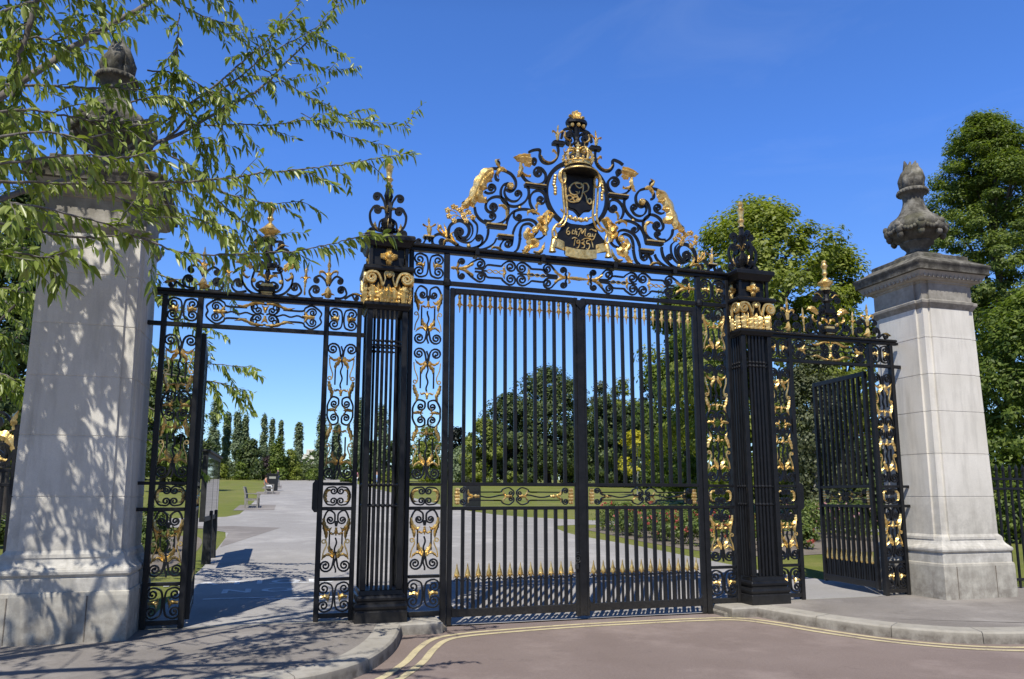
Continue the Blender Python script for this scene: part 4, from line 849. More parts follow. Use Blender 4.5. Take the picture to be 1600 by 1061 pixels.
# ------------------------------------------------------------------ stone piers
def rebated(h, c, r):
    q = []
    for k in range(4):
        ca, sa = math.cos(k*PI/2), math.sin(k*PI/2)
        for x, y in ((-(h-c), -h), (h-c, -h), (h-c, -(h-r)), (h-r, -(h-r)), (h-r, -(h-c))): q.append((x*ca-y*sa, x*sa+y*ca))
    return q
def stone_pier(label, sx, zg):
    root = thing('stone_pier', label, 'pier', (sx*6.075, 0, zg))
    Z = lambda z: z-zg
    def sqr(mb, prof, b=.012): mb.rings([[(h-b, -h, Z(z)), (h, -h+b, Z(z)), (h, h-b, Z(z)), (h-b, h, Z(z)), (-h+b, h, Z(z)), (-h, h-b, Z(z)), (-h, -h+b, Z(z)), (-h+b, -h, Z(z))] for h, z in prof])
    p = MB(); sqr(p, [(.68, zg-.15), (.675, .60), (.668, .635), (.655, .645)])
    for x in (-.42, .30): pass
    pl_ = p.build('plinth', PLINTH, root)
    jn = MB()
    for k in range(4):
        jn.M = Matrix.Rotation(k*PI/2, 4, 'Z')
        for x in ((-.45, .28) if k % 2 == 0 else (-.1,)): jn.box(x-.005, x+.005, -.6815, -.67, Z(zg), Z(.60))
    jn.M = None; jn.build('mortar_joint', SOIL, pl_)
    b = MB(); sqr(b, [(.652, .645), (.652, .775), (.64, .785), (.64, .797), (.658, .803), (.672, .82), (.674, .845), (.664, .868), (.648, .878), (.645, .885), (.628, .90), (.605, .93), (.592, .96), (.587, .985)]); b.build('base_moulding', STONE, root)
    s = MB(); R = []; zs = [.985, 1.62, 2.27, 2.92, 3.50, 4.08, 4.55]; H = lambda z: .576-.045*(z-.985)/3.6
    R.append([(*q, Z(.985)) for q in rebated(H(.985)+.022, .155, .012)]); R.append([(*q, Z(1.02)) for q in rebated(H(1.02)+.02, .155, .02)]); R.append([(*q, Z(1.06)) for q in rebated(H(1.06), .15, .034)])
    for i in range(1, len(zs)):
        z1 = zs[i]; g = .005
        if i < len(zs)-1:
            for dz, dh in ((-g*1.5, 0), (-g, -.006), (g, -.006), (g*1.5, 0)): R.append([(*q, Z(z1+dz)) for q in rebated(H(z1)+dh, .15, .034)])
        else: R.append([(*q, Z(z1)) for q in rebated(H(z1), .15, .034)])
    s.rings(R); s.build('shaft', STONE, root)
    c = MB(); hh = H(4.55)
    c.rings([[(*q, Z(z)) for q in rebated(hh+d, .15, .034)] for d, z in ((.002, 4.551), (.012, 4.57), (.03, 4.60), (.052, 4.63), (.055, 4.665), (.045, 4.68), (.004, 4.69), (.0, 4.70), (.0, 4.955), (.02, 4.965), (.022, 4.985), (.03, 4.99))])
    sqr(c, [(hh+.03, 4.99), (hh+.06, 5.0), (hh+.10, 5.05), (hh+.125, 5.10), (hh+.135, 5.115)])
    for k in range(4):
        c.M = Matrix.Rotation(k*PI/2, 4, 'Z')
        for i in range(15):
            x = -(hh+.06)+(2*hh+.12)*i/14; c.ball((x, -(hh+.085), Z(5.058)), .030, 8, 5, 1.45, .8)
            if i < 14: c.box(x+.034, x+.046, -(hh+.115), -(hh+.05), Z(5.02), Z(5.10))
    c.M = None
    c.build('cornice', CORN, root)
    t = MB(); sqr(t, [(hh+.13, 5.116), (.700, 5.125), (.703, 5.20), (.712, 5.215), (.722, 5.245), (.722, 5.262), (.70, 5.275), (.56, 5.36), (.52, 5.39), (.505, 5.40), (.505, 5.455), (.47, 5.475), (.30, 5.48)])
    t.lathe([(.36, Z(5.478)), (.385, Z(5.50)), (.38, Z(5.53)), (.31, Z(5.555)), (.24, Z(5.58)), (.19, Z(5.60))], 0, 0, 28)
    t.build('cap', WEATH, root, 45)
    u = MB(); Zu = lambda z: Z(5.598+(z-5.74)*1.02)
    def mod(t_, z):
        zz = (z-Zu(5.74))/1.02+5.74
        return 1+(.045*math.cos(14*t_) if 5.98 < zz < 6.22 else .015*math.cos(14*t_) if 6.22 <= zz < 6.34 else 0)
    u.lathe([(.235, Zu(5.74)), (.24, Zu(5.76)), (.205, Zu(5.79)), (.20, Zu(5.82)), (.235, Zu(5.86)), (.29, Zu(5.90)), (.315, Zu(5.935)), (.30, Zu(5.955)), (.33, Zu(5.975)), (.43, Zu(6.03)), (.50, Zu(6.10)), (.535, Zu(6.17)), (.54, Zu(6.22)), (.52, Zu(6.27)), (.46, Zu(6.33)), (.37, Zu(6.38)), (.30, Zu(6.44)), (.245, Zu(6.52)), (.21, Zu(6.60)), (.195, Zu(6.68)), (.20, Zu(6.73)), (.235, Zu(6.77)), (.285, Zu(6.80)), (.30, Zu(6.83)), (.29, Zu(6.855)), (.24, Zu(6.875)), (.16, Zu(6.885))], 0, 0, 56, mod)
    for k in range(8):
        a = 2*PI*k/8+.2; ca, sa = math.cos(a), math.sin(a)
        u.ball((.525*ca, .525*sa, Zu(6.14)), .085, 9, 6, 1.1); u.ball((.565*ca, .565*sa, Zu(6.20)), .06, 8, 5); u.ball((.50*ca, .50*sa, Zu(6.04)), .07, 8, 5)
        for j in range(1, 7):
            a2 = a+2*PI/8*j/7; u.ball((.535*math.cos(a2), .535*math.sin(a2), Zu(6.19-.085*math.sin(PI*j/7))), .042, 7, 4)
    for k in range(26):
        a = 2*PI*k/26; u.ball((.285*math.cos(a), .285*math.sin(a), Zu(6.815)), .032, 6, 4)
    for v in range(len(u.v)):
        x, y, z = u.v[v]; j = .80*(1+.012*math.sin(37*x+11*z)*math.sin(29*y+17*z)); u.v[v] = (x*j, y*j, z)
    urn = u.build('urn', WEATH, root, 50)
    fl_ = MB(); rr = random.Random(3)
    for k in range(11):
        a = 2*PI*k/11+.3; ht = .27+.17*rr.random(); tw = 1.3*(1 if k % 2 else -.6)
        fl_.tube([(r_*math.cos(a+tw*t), r_*math.sin(a+tw*t), Zu(6.88)+ht*t) for t, r_ in ((0, .10), (.18, .175), (.42, .19), (.66, .165), (.86, .13), (1, .155))], [.06, .10, .10, .08, .05, .014], 8)
    for k in range(5):
        a = 2*PI*k/5; ht = .38+.13*rr.random()
        fl_.tube([(r_*math.cos(a+1.5*t), r_*math.sin(a+1.5*t), Zu(6.9)+ht*t) for t, r_ in ((0, .05), (.4, .09), (.75, .085), (1, .12))], [.08, .10, .07, .014], 8)
    fl_.v = [(x*.74, y*.74, z) for x, y, z in fl_.v]
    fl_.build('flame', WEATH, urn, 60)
stone_pier('pale stone pier with urn finial, dappled by leaf shadows under the cherry branches', -1, .14)
stone_pier('pale stone pier with urn finial in full sun, stained dark plinth, beside the railing', 1, .14)
# ------------------------------------------------------------------ terrain
def zt(x, y):
    z = .13 + .037*max(0., min(y, 128.)-1) + .004*max(0., y-128)
    a = max(0., min(1., (2.75-abs(x))/.5)); b = max(0., min(1., (2.6-y)/2.3))
    return z - .118*a*b
def ground(px, py):
    d = ray(px, py); t = (CH-.13)/max(1e-4, -d[2]) if d[2] < 0 else 60.
    for _ in range(60):
        p = C0+d*t; e = p[2]-zt(p[0], p[1]); g = (d[2]-.037*d[1])
        t -= e/g*.9
    p = C0+d*t; return Vector((p[0], p[1], zt(p[0], p[1])))
import bmesh
def sheet(name, poly, mat, off=.0, xs=(-2.75, -2.25, 2.25, 2.75), ys=(.3, 1, 1.6, 2.6, 128), kind='structure', parent=None, smooth=0):
    if smooth: poly = catmull(poly+[poly[0]], smooth)[:-1]
    bm = bmesh.new(); bm.faces.new([bm.verts.new((p[0], p[1], 0)) for p in poly])
    for v, n in [((x, 0, 0), (1, 0, 0)) for x in xs]+[((0, y, 0), (0, 1, 0)) for y in ys]:
        bmesh.ops.bisect_plane(bm, geom=bm.verts[:]+bm.edges[:]+bm.faces[:], plane_co=v, plane_no=n)
    bmesh.ops.triangulate(bm, faces=[f for f in bm.faces if len(f.verts) > 4])
    for v in bm.verts: v.co.z = zt(v.co.x, v.co.y)+off
    bmesh.ops.recalc_face_normals(bm, faces=bm.faces)
    if sum(f.normal.z for f in bm.faces) < 0: bmesh.ops.reverse_faces(bm, faces=bm.faces)
    me = bpy.data.meshes.new(name); bm.to_mesh(me); bm.free()
    o = link(name, me, mat, parent); o['kind'] = kind; return o
def flat(name, poly, mat, z):
    me = bpy.data.meshes.new(name); me.from_pydata([(x, y, z) for x, y in poly], [], [tuple(range(len(poly)))]); me.update()
    if me.polygons[0].normal.z < 0: me.flip_normals()
    return tag(link(name, me, mat), kind='structure')
flat('road', [(-600, -600), (600, -600), (600, .28), (-600, .28)], ROAD, 0)
sheet('lawn', [(-900, .26), (900, .26), (900, 1500), (-900, 1500)], GRASS, -.006)
sheet('park_path', [(-5.42, -.02), (5.6, -.02), (5.6, 1.4), (5.35, 1.75), (4.95, 3.2), (4.83, 5.05), (4.70, 7.85), (4.28, 10.9), (4.33, 12.2), (4.60, 13.9), (5.0, 14.75), (6.0, 15.15), (7.6, 14.8), (12, 12.0), (20, 7.8), (60, -8), (60, -4), (20, 10.3), (10.45, 14.65), (8.64, 15.9), (6.85, 17.6), (5.3, 19.4), (4.5, 21.2), (4.05, 24.2), (3.95, 30), (3.95, 150), (-5.55, 150), (-5.55, 30), (-5.62, 22.5), (-6.0, 20.9), (-7.0, 20.3), (-30, 19.5), (-30, 16.4), (-8, 16.2), (-6.2, 15.3), (-5.5, 13.8), (-5.36, 12), (-5.30, 6)], PATH, .004)
KL = catmull([(-30, -3.2), (-7, -3.1), (-4.8, -3.02), (-3.83, -2.88), (-3.45, -2.70), (-3.1, -2.33), (-2.84, -1.81), (-2.68, -1.35), (-2.58, -.95), (-2.48, -.47)], 5)
KR = catmull([(30, -3.4), (8, -3.25), (5.2, -3.12), (4.3, -3.0), (3.55, -2.80), (2.98, -2.28), (2.66, -1.60), (2.46, -.95), (2.36, -.47)], 5)
def offs(P, d):
    R = []
    for i, p in enumerate(P):
        t = P[min(i+1, len(P)-1)]-P[max(i-1, 0)]; L_ = math.hypot(*t); R.append(np.array((p[0]-t[1]/L_*d, p[1]+t[0]/L_*d)))
    return R
for K, s, nm in ((KL, 1, 'left'), (KR, -1, 'right')):
    inn = offs(K, s*.30)
    pv = [tuple(p) for p in inn]
    if s > 0: poly = pv+[(-2.90, -.02), (-5.38, -.02), (-5.38, .30), (-30, .30)]
    else: poly = pv+[(2.70, -.02), (5.45, -.02), (5.45, .30), (30, .30)]
    flat('pavement', poly, PAVE, .131)
    # kerb stones as one run with real joints
    kb = MB(); acc = 0; seg = [0]; brk = []
    for i in range(1, len(K)): acc += np.hypot(*(K[i]-K[i-1])); seg.append(acc)
    tot = acc; step = .93; nS = int(tot/step)
    def at(P, d):
        for i in range(1, len(P)):
            if seg[i] >= d or i == len(P)-1:
                f = (d-seg[i-1])/(seg[i]-seg[i-1]+1e-9); return P[i-1]+(P[i]-P[i-1])*min(1, max(0, f))
    for k in range(nS+1):
        d0 = tot-k*step-.004; d1 = max(0, tot-(k+1)*step+.004)
        if d0 <= d1: continue
        R = []; dz = random.uniform(-.003, .003)
        for j in range(6):
            d = d1+(d0-d1)*j/5; a = at(K, d); b = at(inn, d); u = (b-a)/np.hypot(*(b-a))
            R.append([(*a, -.02), (*(a+u*.012), .112+dz), (*(a+u*.035), .132+dz), (*b, .136+dz), (*b, .02)])
        kb.rings(R)
    tag(kb.build('kerb', KERB), kind='structure')
for s in (1, -1):
    th = MB(); th.bbox(s*2.5-.52, s*2.5+.52, -.46, .36, -.02, .128, .015); th.bbox(s*2.08-.16+s*.02, s*2.08+.16-s*.02, -.30, .30, -.021, .05, .015) if s < 0 else th.bbox(1.94, 2.22, -.34, .30, -.021, .06, .02)
    tag(th.build('threshold_stone', KERB), kind='structure')
YP = [(-9, -3.75), (-5.0, -3.55), (-3.75, -3.30), (-3.05, -2.78), (-2.62, -2.05), (-2.35, -1.35), (-2.10, -.86), (-1.75, -.64), (-1.1, -.52), (-.2, -.43), (.7, -.42), (1.55, -.45), (2.02, -.58), (2.28, -1.05), (2.50, -1.75), (2.86, -2.48), (3.45, -3.02), (4.2, -3.26), (5.5, -3.40), (9, -3.52), (30, -3.7)]
yp = catmull(YP, 8)
for d in (-.085, .085):
    a, b = offs(yp, d-.040), offs(yp, d+.040); me = bpy.data.meshes.new('yellow_line'); n = len(a)
    me.from_pydata([(*p, .0045) for p in a+b], [], [(i, i+1, n+i+1, n+i) for i in range(n-1)]); me.update()
    if me.polygons[0].normal.z < 0: me.flip_normals()
    tag(link('road_marking', me, YEL), kind='structure')
# painted words on the path inside the left gateway
def painted(txt, px, py, size, dx=0.):
    cu = bpy.data.curves.new('word', 'FONT'); cu.body = txt; cu.size = size; cu.align_x = 'CENTER'; cu.space_character = 1.35; cu.offset = .014
    o = bpy.data.objects.new('tmp', cu); COL.objects.link(o); dg = bpy.context.evaluated_depsgraph_get(); me = bpy.data.meshes.new_from_object(o.evaluated_get(dg)); bpy.data.objects.remove(o)
    p = ground(px, py); me.name = 'painted_word'; me.materials.clear()
    for v in me.vertices:
        x, y = p.x+v.co.x*1.05, p.y+v.co.y*.92; v.co = (x, y, zt(x, y)+.0085)
    tag(link('painted_word', me, WHT), kind='structure')
painted('RATION', 392, 913, .55); painted('NO', 402, 926, .58)
for (px, py, w) in ((470, 911, .5), (500, 934, .75), (560, 934, .5), (352, 936, .3), (405, 934.5, .22)):
    p = ground(px, py); sheet('painted_line', [(p.x-w, p.y-.035), (p.x+w, p.y-.035), (p.x+w, p.y+.035), (p.x-w, p.y+.035)], WHT, .0085)
sheet('bench_pad', [(-6.05, 25.2), (-4.35, 25.2), (-4.35, 30.2), (-6.05, 30.2)], PAVE, .008); sheet('bench_pad', [(-6.0, 45), (-4.35, 45), (-4.35, 51), (-6.0, 51)], PAVE, .008)
sheet('bench_pad', [(-6.0, 60), (-4.35, 60), (-4.35, 72), (-6.0, 72)], PAVE, .008)
sheet('path_patch', [(-5.3, 9.5), (-4.0, 15.2), (-5.5, 16.1), (-8, 16.25), (-8, 16.3), (-5.9, 15.0), (-5.40, 13.5)], PAVE, .008)
sheet('flower_bed', [(5.32, 12.0), (5.45, 13.2), (6.4, 14.0), (8, 13.6), (12, 11.2), (14, 8.5), (12, 6.2), (8, 5.4), (6.6, 5.2), (5.75, 6.3), (5.35, 8.8)], SOIL, .003, smooth=4)
sheet('flower_bed', [(-8.5, 5), (-6.3, 5.0), (-5.75, 7.5), (-5.9, 11.5), (-6.6, 12.8), (-9, 12)], SOIL, .003, smooth=4)
# ------------------------------------------------------------------ leaves, trees, bushes
def mesh_np(name, V, nper, mat, parent, faces_t=None):
    """V: (N, k, 3) islands; faces_t: faces of one island"""
    N, k = V.shape[:2]; faces_t = faces_t or [tuple(range(k))]
    me = bpy.data.meshes.new(name); me.vertices.add(N*k); me.vertices.foreach_set('co', V.reshape(-1).astype(np.float32))
    lt = np.array([len(f) for f in faces_t]); fl = np.concatenate([np.array(f) for f in faces_t]); nl = len(fl)
    loops = (fl[None, :]+(np.arange(N)*k)[:, None]).reshape(-1); starts = np.concatenate([[0], np.cumsum(lt)[:-1]])
    me.loops.add(len(loops)); me.loops.foreach_set('vertex_index', loops.astype(np.int32))
    me.polygons.add(N*len(lt)); me.polygons.foreach_set('loop_start', (starts[None, :]+(np.arange(N)*nl)[:, None]).reshape(-1).astype(np.int32))
    me.update(calc_edges=True); me.validate(); return link(name, me, mat, parent)
def unit(a): return a/(np.linalg.norm(a, axis=-1, keepdims=True)+1e-9)
def cards(P, nrm, size, asp=.6):
    N = len(P); nrm = unit(nrm); r = RNG.normal(size=(N, 3)); u = unit(np.cross(nrm, r)); v = np.cross(nrm, u)
    s = size*(.65+.7*RNG.random((N, 1)))
    bend = nrm*s*.18
    return np.stack([P-u*s, P-v*s*asp+bend, P+u*s, P+v*s*asp+bend], 1)
def crown_pts(shape, H, R, nc, n, cr, rng, t0=.1):
    c = []
    while len(c) < nc:
        t = rng.random()**(1. if shape in ('poplar', 'full') else .85); a = rng.random()*2*PI; q = rng.random()**.42
        if shape == 'poplar': e = min(1, .6+1.7*t)*(1-t)**.5*1.1
        elif shape == 'redwood': e = min(1, max(.03, (1-t)*2.5)**.62)*(.66+.46*rng.random())
        elif shape == 'cone': e = max(.05, (1-t))**.85*(.75+.5*rng.random())
        elif shape == 'dome': e = math.sqrt(max(0.02, 1-(2*abs(t-.42)/1.16)**2)) if t > .42 else math.sqrt(max(.03, 1-((.42-t)/.52)**2))
        elif shape == 'full': e = math.sqrt(max(.02, 1-((t-.36)/.64)**2)) if t > .36 else .86+.14*t/.36
        elif shape == 'bush': e = math.sqrt(max(.02, 1-t*t))
        else: e = 1
        r = R*e*q*(.82+.3*rng.random()); c.append((r*math.cos(a), r*math.sin(a), H*(t0+(1-t0)*t*.97)))
    c = np.array(c); idx = rng.integers(0, nc, n); rad = cr*(.6+.8*rng.random(nc))[idx]
    d = unit(rng.normal(size=(n, 3))); q = rng.random((n, 1))**.4
    off = d*q*rad[:, None]*np.array((1.15, 1.15, .6) if shape == 'redwood' else (1, 1, 1.7 if shape == 'poplar' else .72)); P = c[idx]+off
    ax = np.stack([np.zeros(n), np.zeros(n), np.full(n, H*.45)], 1)
    out = unit(P-ax)*.75+d*.75+rng.normal(size=(n, 3))*.36+np.array((0, 0, .35)); return c, P, out
def tree(name, label, px, top, half, D, mat, shape='dome', n=6000, leaf=.3, nc=70, cr=None, group=None, t0=.1, trunk=None, seed=0, bark=BARK, cat='tree', base=None, limbs=14, asp=.6, lean=0):
    rng = np.random.default_rng(100+seed+int(px))
    p = C0+ray(px, 750)*D; x, y = p[0], p[1]; zb = zt(x, y) if base is None else base; zt_ = atD(px, top, D)[2]; H = zt_-zb; R = half*D/F
    cr = cr or R*.32
    root = thing(name, label, cat, (x, y, zb), 0, group)
    c, P, out = crown_pts(shape, H, max(.1, R-cr*.6), nc, n, cr, rng, t0)
    P[:, 0] += lean*P[:, 2]; c[:, 0] += lean*c[:, 2]
    keep = P[:, 2] > .05; P, out = P[keep], out[keep]
    tr = trunk or max(.08, H*.022); mb = MB(); top_ = .8 if shape in ('poplar', 'cone') else .6
    mb.tube([(lean*H*t+.03*R*math.sin(5*t+px), .03*R*math.cos(4*t), H*t-.1) for t in np.linspace(0, top_, 9)], [tr*(1.35 if i == 0 else 1)*(1-.75*i/8) for i in range(9)], 8)
    for k in range(limbs):
        q = c[rng.integers(0, len(c))]; t = max(.12, min(.75, q[2]/H*.7)); s0 = np.array((lean*H*t, 0, H*t-.1)); m = s0*.5+q*.5+np.array((0, 0, .05*H if shape != 'cone' else 0))
        mb.tube(catmull([s0, m, q], 3), [tr*.42, tr*.36, tr*.3, tr*.24, tr*.18, tr*.12, tr*.06][:7], 5)
    mb.build('trunk', bark, root, 60)
    mesh_np('crown', cards(P, out, leaf/2, asp), 4, mat, root); return root
DT = 118
for i, (px, top, hw, D, w) in enumerate(((331, 617, 13, 120, 0), (351, 645, 10, 124, 1), (367, 643, 12, 121, 2), (379, 647, 11, 126, 3), (409, 647, 9, 124, 4), (422, 654, 8, 128, 5), (436, 656, 7, 130, 6), (464, 659, 10, 122, 7), (500, 644, 13, 114, 8), (524, 662, 12, 118, 9), (561, 624, 16, 108, 10), (594, 628, 15, 106, 11))):
    where = ['tallest slender poplar beside the left gate jamb, seen through the walkway', 'poplar second from the left in the far row, feathery pale top', 'broad poplar in the clump left of the rounded dark tree', 'dense poplar at the right of the left clump', 'lone slim poplar above the purple tree', 'thin poplar just right of the lone slim one', 'thinnest poplar standing behind the bright conifer', 'poplar left of the cream building in the distance', 'poplar right of the cream building, behind the ornate panel', 'low poplar behind the ornate panel beside the iron pillar', 'tall poplar at the left edge of the left iron pillar', 'tall poplar seen through the bars of the left iron pillar'][i]
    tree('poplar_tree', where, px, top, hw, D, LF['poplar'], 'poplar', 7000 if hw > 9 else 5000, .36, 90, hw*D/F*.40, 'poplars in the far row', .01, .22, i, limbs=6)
far = [('round_tree', 'rounded dark tree right of the left poplar clump', 390, 688, 22, 112, 'oak', 'full', 5000, .42), ('bushy_tree', 'purple leaved tree on the far side of the lawn', 419, 716, 12, 112, 'purple', 'full', 2600, .35),
 ('bushy_tree', 'bright green conical tree at the head of the avenue', 433, 684, 13, 110, 'lush', 'poplar', 4200, .36), ('bushy_tree', 'mid green tree between the conical tree and the far building', 452, 704, 18, 113, 'maple', 'full', 4200, .38),
 ('bushy_tree', 'dark tree beneath the far cream building', 478, 728, 18, 112, 'oak', 'full', 3000, .38), ('bushy_tree', 'dark green tree behind the noticeboard glass', 318, 690, 24, 112, 'oak', 'full', 4500, .42),
 ('bushy_tree', 'dark tree seen through the lower left pillar bars', 582, 690, 28, 108, 'oak', 'full', 5000, .42), ('bushy_tree', 'dark green tree filling the gap by the left iron pillar', 625, 672, 26, 106, 'oak', 'full', 5000, .42), ('bushy_tree', 'mid green tree behind the ornate panel left of the main gate', 668, 664, 26, 104, 'maple', 'full', 5000, .42), ('pine_tree', 'dark open crowned pine at the left of the main gate view', 712, 668, 22, 112, 'yew', 'full', 3600, .45), ('pine_tree', 'dark pine behind the second and third gate bars', 737, 676, 18, 114, 'oak', 'full', 3600, .42),
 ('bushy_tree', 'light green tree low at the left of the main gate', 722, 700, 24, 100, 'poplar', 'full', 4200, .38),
 ('oak_tree', 'large dark oak with the tallest crown left of the gate centre', 856, 570, 68, 96, 'oak', 'full', 21000, .40), ('oak_tree', 'oak sloping down on the left flank of the large oak', 797, 611, 50, 94, 'oak', 'full', 14000, .40), ('oak_tree', 'lower bright flanked oak at the left end of the oak mass', 757, 652, 32, 92, 'maple', 'full', 8000, .38),
 ('oak_tree', 'dark oak directly behind the meeting bar of the gate', 905, 600, 36, 100, 'oak', 'full', 9000, .40), ('round_tree', 'pale flowering tree just right of the gate centre', 943, 592, 22, 118, 'grey', 'full', 4500, .45), ('round_tree', 'pale green tree top between centre and dark yew', 975, 588, 26, 116, 'maple', 'full', 5200, .45),
 ('yew_tree', 'almost black yew behind the right gate leaf', 1028, 562, 36, 92, 'yew', 'full', 10000, .38), ('holly_tree', 'dark green hedge-like tree right of the gate centre', 948, 620, 40, 86, 'oak', 'full', 12000, .36), ('holly_tree', 'dark green hedge-like tree behind the golden sapling', 1005, 625, 46, 84, 'oak', 'full', 13000, .36), ('holly_tree', 'dark green tree behind the right edge of the gate leaf', 1055, 640, 36, 82, 'oak', 'full', 9000, .36)]
for i, (nm, lb, px, top, hw, D, mt, shp, n, lf) in enumerate(far):
    k = 1.22 if px > 740 else 1.0
    tree(nm, lb, px, top, hw*k, D, LF[mt], shp, int(n*k*1.25), lf*.88, max(34, int(hw*2.6)), max(.9, hw*D/F*.25), None, .02, None, 30+i)
for i, (px, top, hw, D, mt, lb) in enumerate(((345, 726, 16, 108, 'maple', 'low bush left of the walker in white'), (376, 724, 14, 108, 'lush', 'light green bush behind the walker in white'), (404, 722, 16, 106, 'oak', 'rounded dark bush beside the purple tree'), (441, 733, 12, 107, 'lush', 'small bright bush where the avenue ends'), (463, 731, 14, 108, 'maple', 'small bush to the right of the avenue end'), (492, 732, 16, 107, 'lush', 'yellow green bush below the far building'), (770, 733, 12, 90, 'lush', 'bright bush at the foot of the oaks'), (800, 735, 12, 89, 'maple', 'bush in shade at the foot of the oaks'), (735, 735, 14, 96, 'grey', 'silvery shrub left of the oaks'), (1010, 732, 14, 80, 'lush', 'yellow green bush under the golden sapling'), (545, 738, 14, 100, 'lush', 'bush behind the ornate panel by the left pillar'), (610, 738, 18, 100, 'maple', 'bush seen between the left pillar bars'), (680, 738, 14, 98, 'lush', 'bush behind the left post of the main gate'))):
    tree('bush', lb, px, top, hw, D, LF[mt], 'bush', 1500, .30, 26, hw*D/F*.35, 'bushes along the far edge of the lawn', 0, .06, 60+i, cat='bush', limbs=4)
wr = np.random.default_rng(77); n = 30000; wx = wr.uniform(-190, 330, n); wy = 165+wr.normal(size=n)*3+np.abs(wx-40)*.05; hz = 4.6+1.6*np.sin(wx*.21)+1.2*np.sin(wx*.53+1)+.9*np.sin(wx*1.3)
wz = np.array([zt(0, y) for y in wy])+hz*wr.random(n)**.7; WP = np.stack([wx, wy, wz], 1)
tag(mesh_np('distant_wood', cards(WP, wr.normal(size=(n, 3))+np.array((-.2, -.7, .5)), .5), 4, LF['oak'], None), 'low band of dark woodland beyond the crest of the lawn', 'woodland', None, 'stuff')
# nearer trees
tree('maple_tree', 'big sunlit maple whose crown rises behind the right iron pillar', 1203, 284, 186, 34, LF['maple'], 'full', 62000, .21, 230, .82, None, .06, .38, 5, limbs=40)
tree('maple_tree', 'smaller maple filling the gap between the big maple and right pier', 1330, 352, 66, 37, LF['maple'], 'full', 22000, .22, 80, .75, None, .08, .25, 6, limbs=20)
tree('maple_tree', 'bright leafy tree behind the right edge of the main gate', 1078, 430, 84, 42, LF['lush'], 'full', 26000, .24, 100, .8, None, .04, .25, 7, limbs=20)
tree('silver_birch', 'silvery leaved birch seen through the open right side gateway', 1275, 520, 66, 27, LF['grey'], 'dome', 22000, .12, 120, .6, None, .06, .11, 8, BIRCH, limbs=24)
tree('golden_sapling', 'young golden yellow sapling on a thin stem, centre right on the lawn', 997, 674, 33, 58, LF['yellow'], 'dome', 1900, .24, 26, .42, None, .34, .06, 9, BIRCH, limbs=8)
tree('redwood_tree', 'tall feathery conifer rising at the right edge behind the pier', 1592, 120, 160, 33, LF['redwood'], 'redwood', 175000, .155, 720, .50, None, .06, .24, 10, limbs=40, asp=.45)
tree('cherry_tree', 'lush bright green cherry above the railing right of the right pier', 1650, 440, 140, 22, LF['lush'], 'full', 34000, .16, 190, .5, None, .26, .12, 11, BARKG, limbs=26, asp=.45)
tree('young_cherry', 'pale green young tree peeping over the right pier cap', 1482, 372, 34, 25, LF['lush'], 'dome', 1400, .17, 16, .35, None, .55, .07, 12, BARKG, limbs=12, asp=.4)
tree('dark_tree', 'dark tree left of the left pier with its crown above the railing', 2, 265, 75, 26, LF['oak'], 'dome', 22000, .2, 110, .7, None, .22, .25, 13, limbs=20)
tree('dark_tree', 'dark tree glimpsed through the left ornate panel beside the pier', 252, 560, 62, 55, LF['oak'], 'dome', 14000, .3, 80, .9, None, .05, .25, 14, limbs=14)
tree('dark_tree', 'green tree beyond the lawn at the far left edge', -20, 610, 80, 80, LF['maple'], 'dome', 12000, .4, 90, 1.3, None, .05, .3, 15, limbs=14)
tree('dark_tree', 'green tree beyond the lawn, hidden by the left pier', 120, 600, 90, 90, LF['oak'], 'dome', 12000, .42, 90, 1.5, None, .03, .3, 16, limbs=14)
tree('dark_tree', 'broad tree beyond the lawn behind the left jamb', 215, 640, 60, 100, LF['maple'], 'dome', 9000, .42, 90, 1.5, None, .03, .3, 17, limbs=14)
tree('dark_tree', 'shadowy tree low behind the right pier', 1440, 560, 70, 30, LF['oak'], 'full', 16000, .2, 90, .8, None, .03, .2, 18, limbs=14)
tree('hedge_bush', 'glossy green bush behind the right railing', 1585, 760, 40, 21, LF['lush'], 'bush', 5000, .12, 60, .35, None, 0, .05, 19, cat='bush', limbs=8)
tree('hedge_bush', 'dark laurel bush between pink roses and the birch', 1250, 700, 46, 33, LF['oak'], 'bush', 8000, .18, 60, .6, None, 0, .06, 20, cat='bush', limbs=8)
tree('hedge_bush', 'dark bush at the foot of the shadowy tree, behind the right side gate', 1345, 690, 60, 28, LF['oak'], 'bush', 9000, .17, 60, .6, None, 0, .06, 21, cat='bush', limbs=8)
tree('hedge_bush', 'leafy shrub behind the foot of the left ornate panel', 248, 800, 22, 16.5, LF['rose'], 'bush', 2600, .10, 40, .3, None, 0, .04, 22, cat='bush', limbs=8)
tree('hedge_bush', 'low shrub behind the left railing by the lawn edge', -10, 812, 30, 17, LF['rose'], 'bush', 2600, .10, 40, .3, None, 0, .04, 23, cat='bush', limbs=8)
bt = MB(); p = C0+ray(1262, 800)*24; bx, by = p[0], p[1]
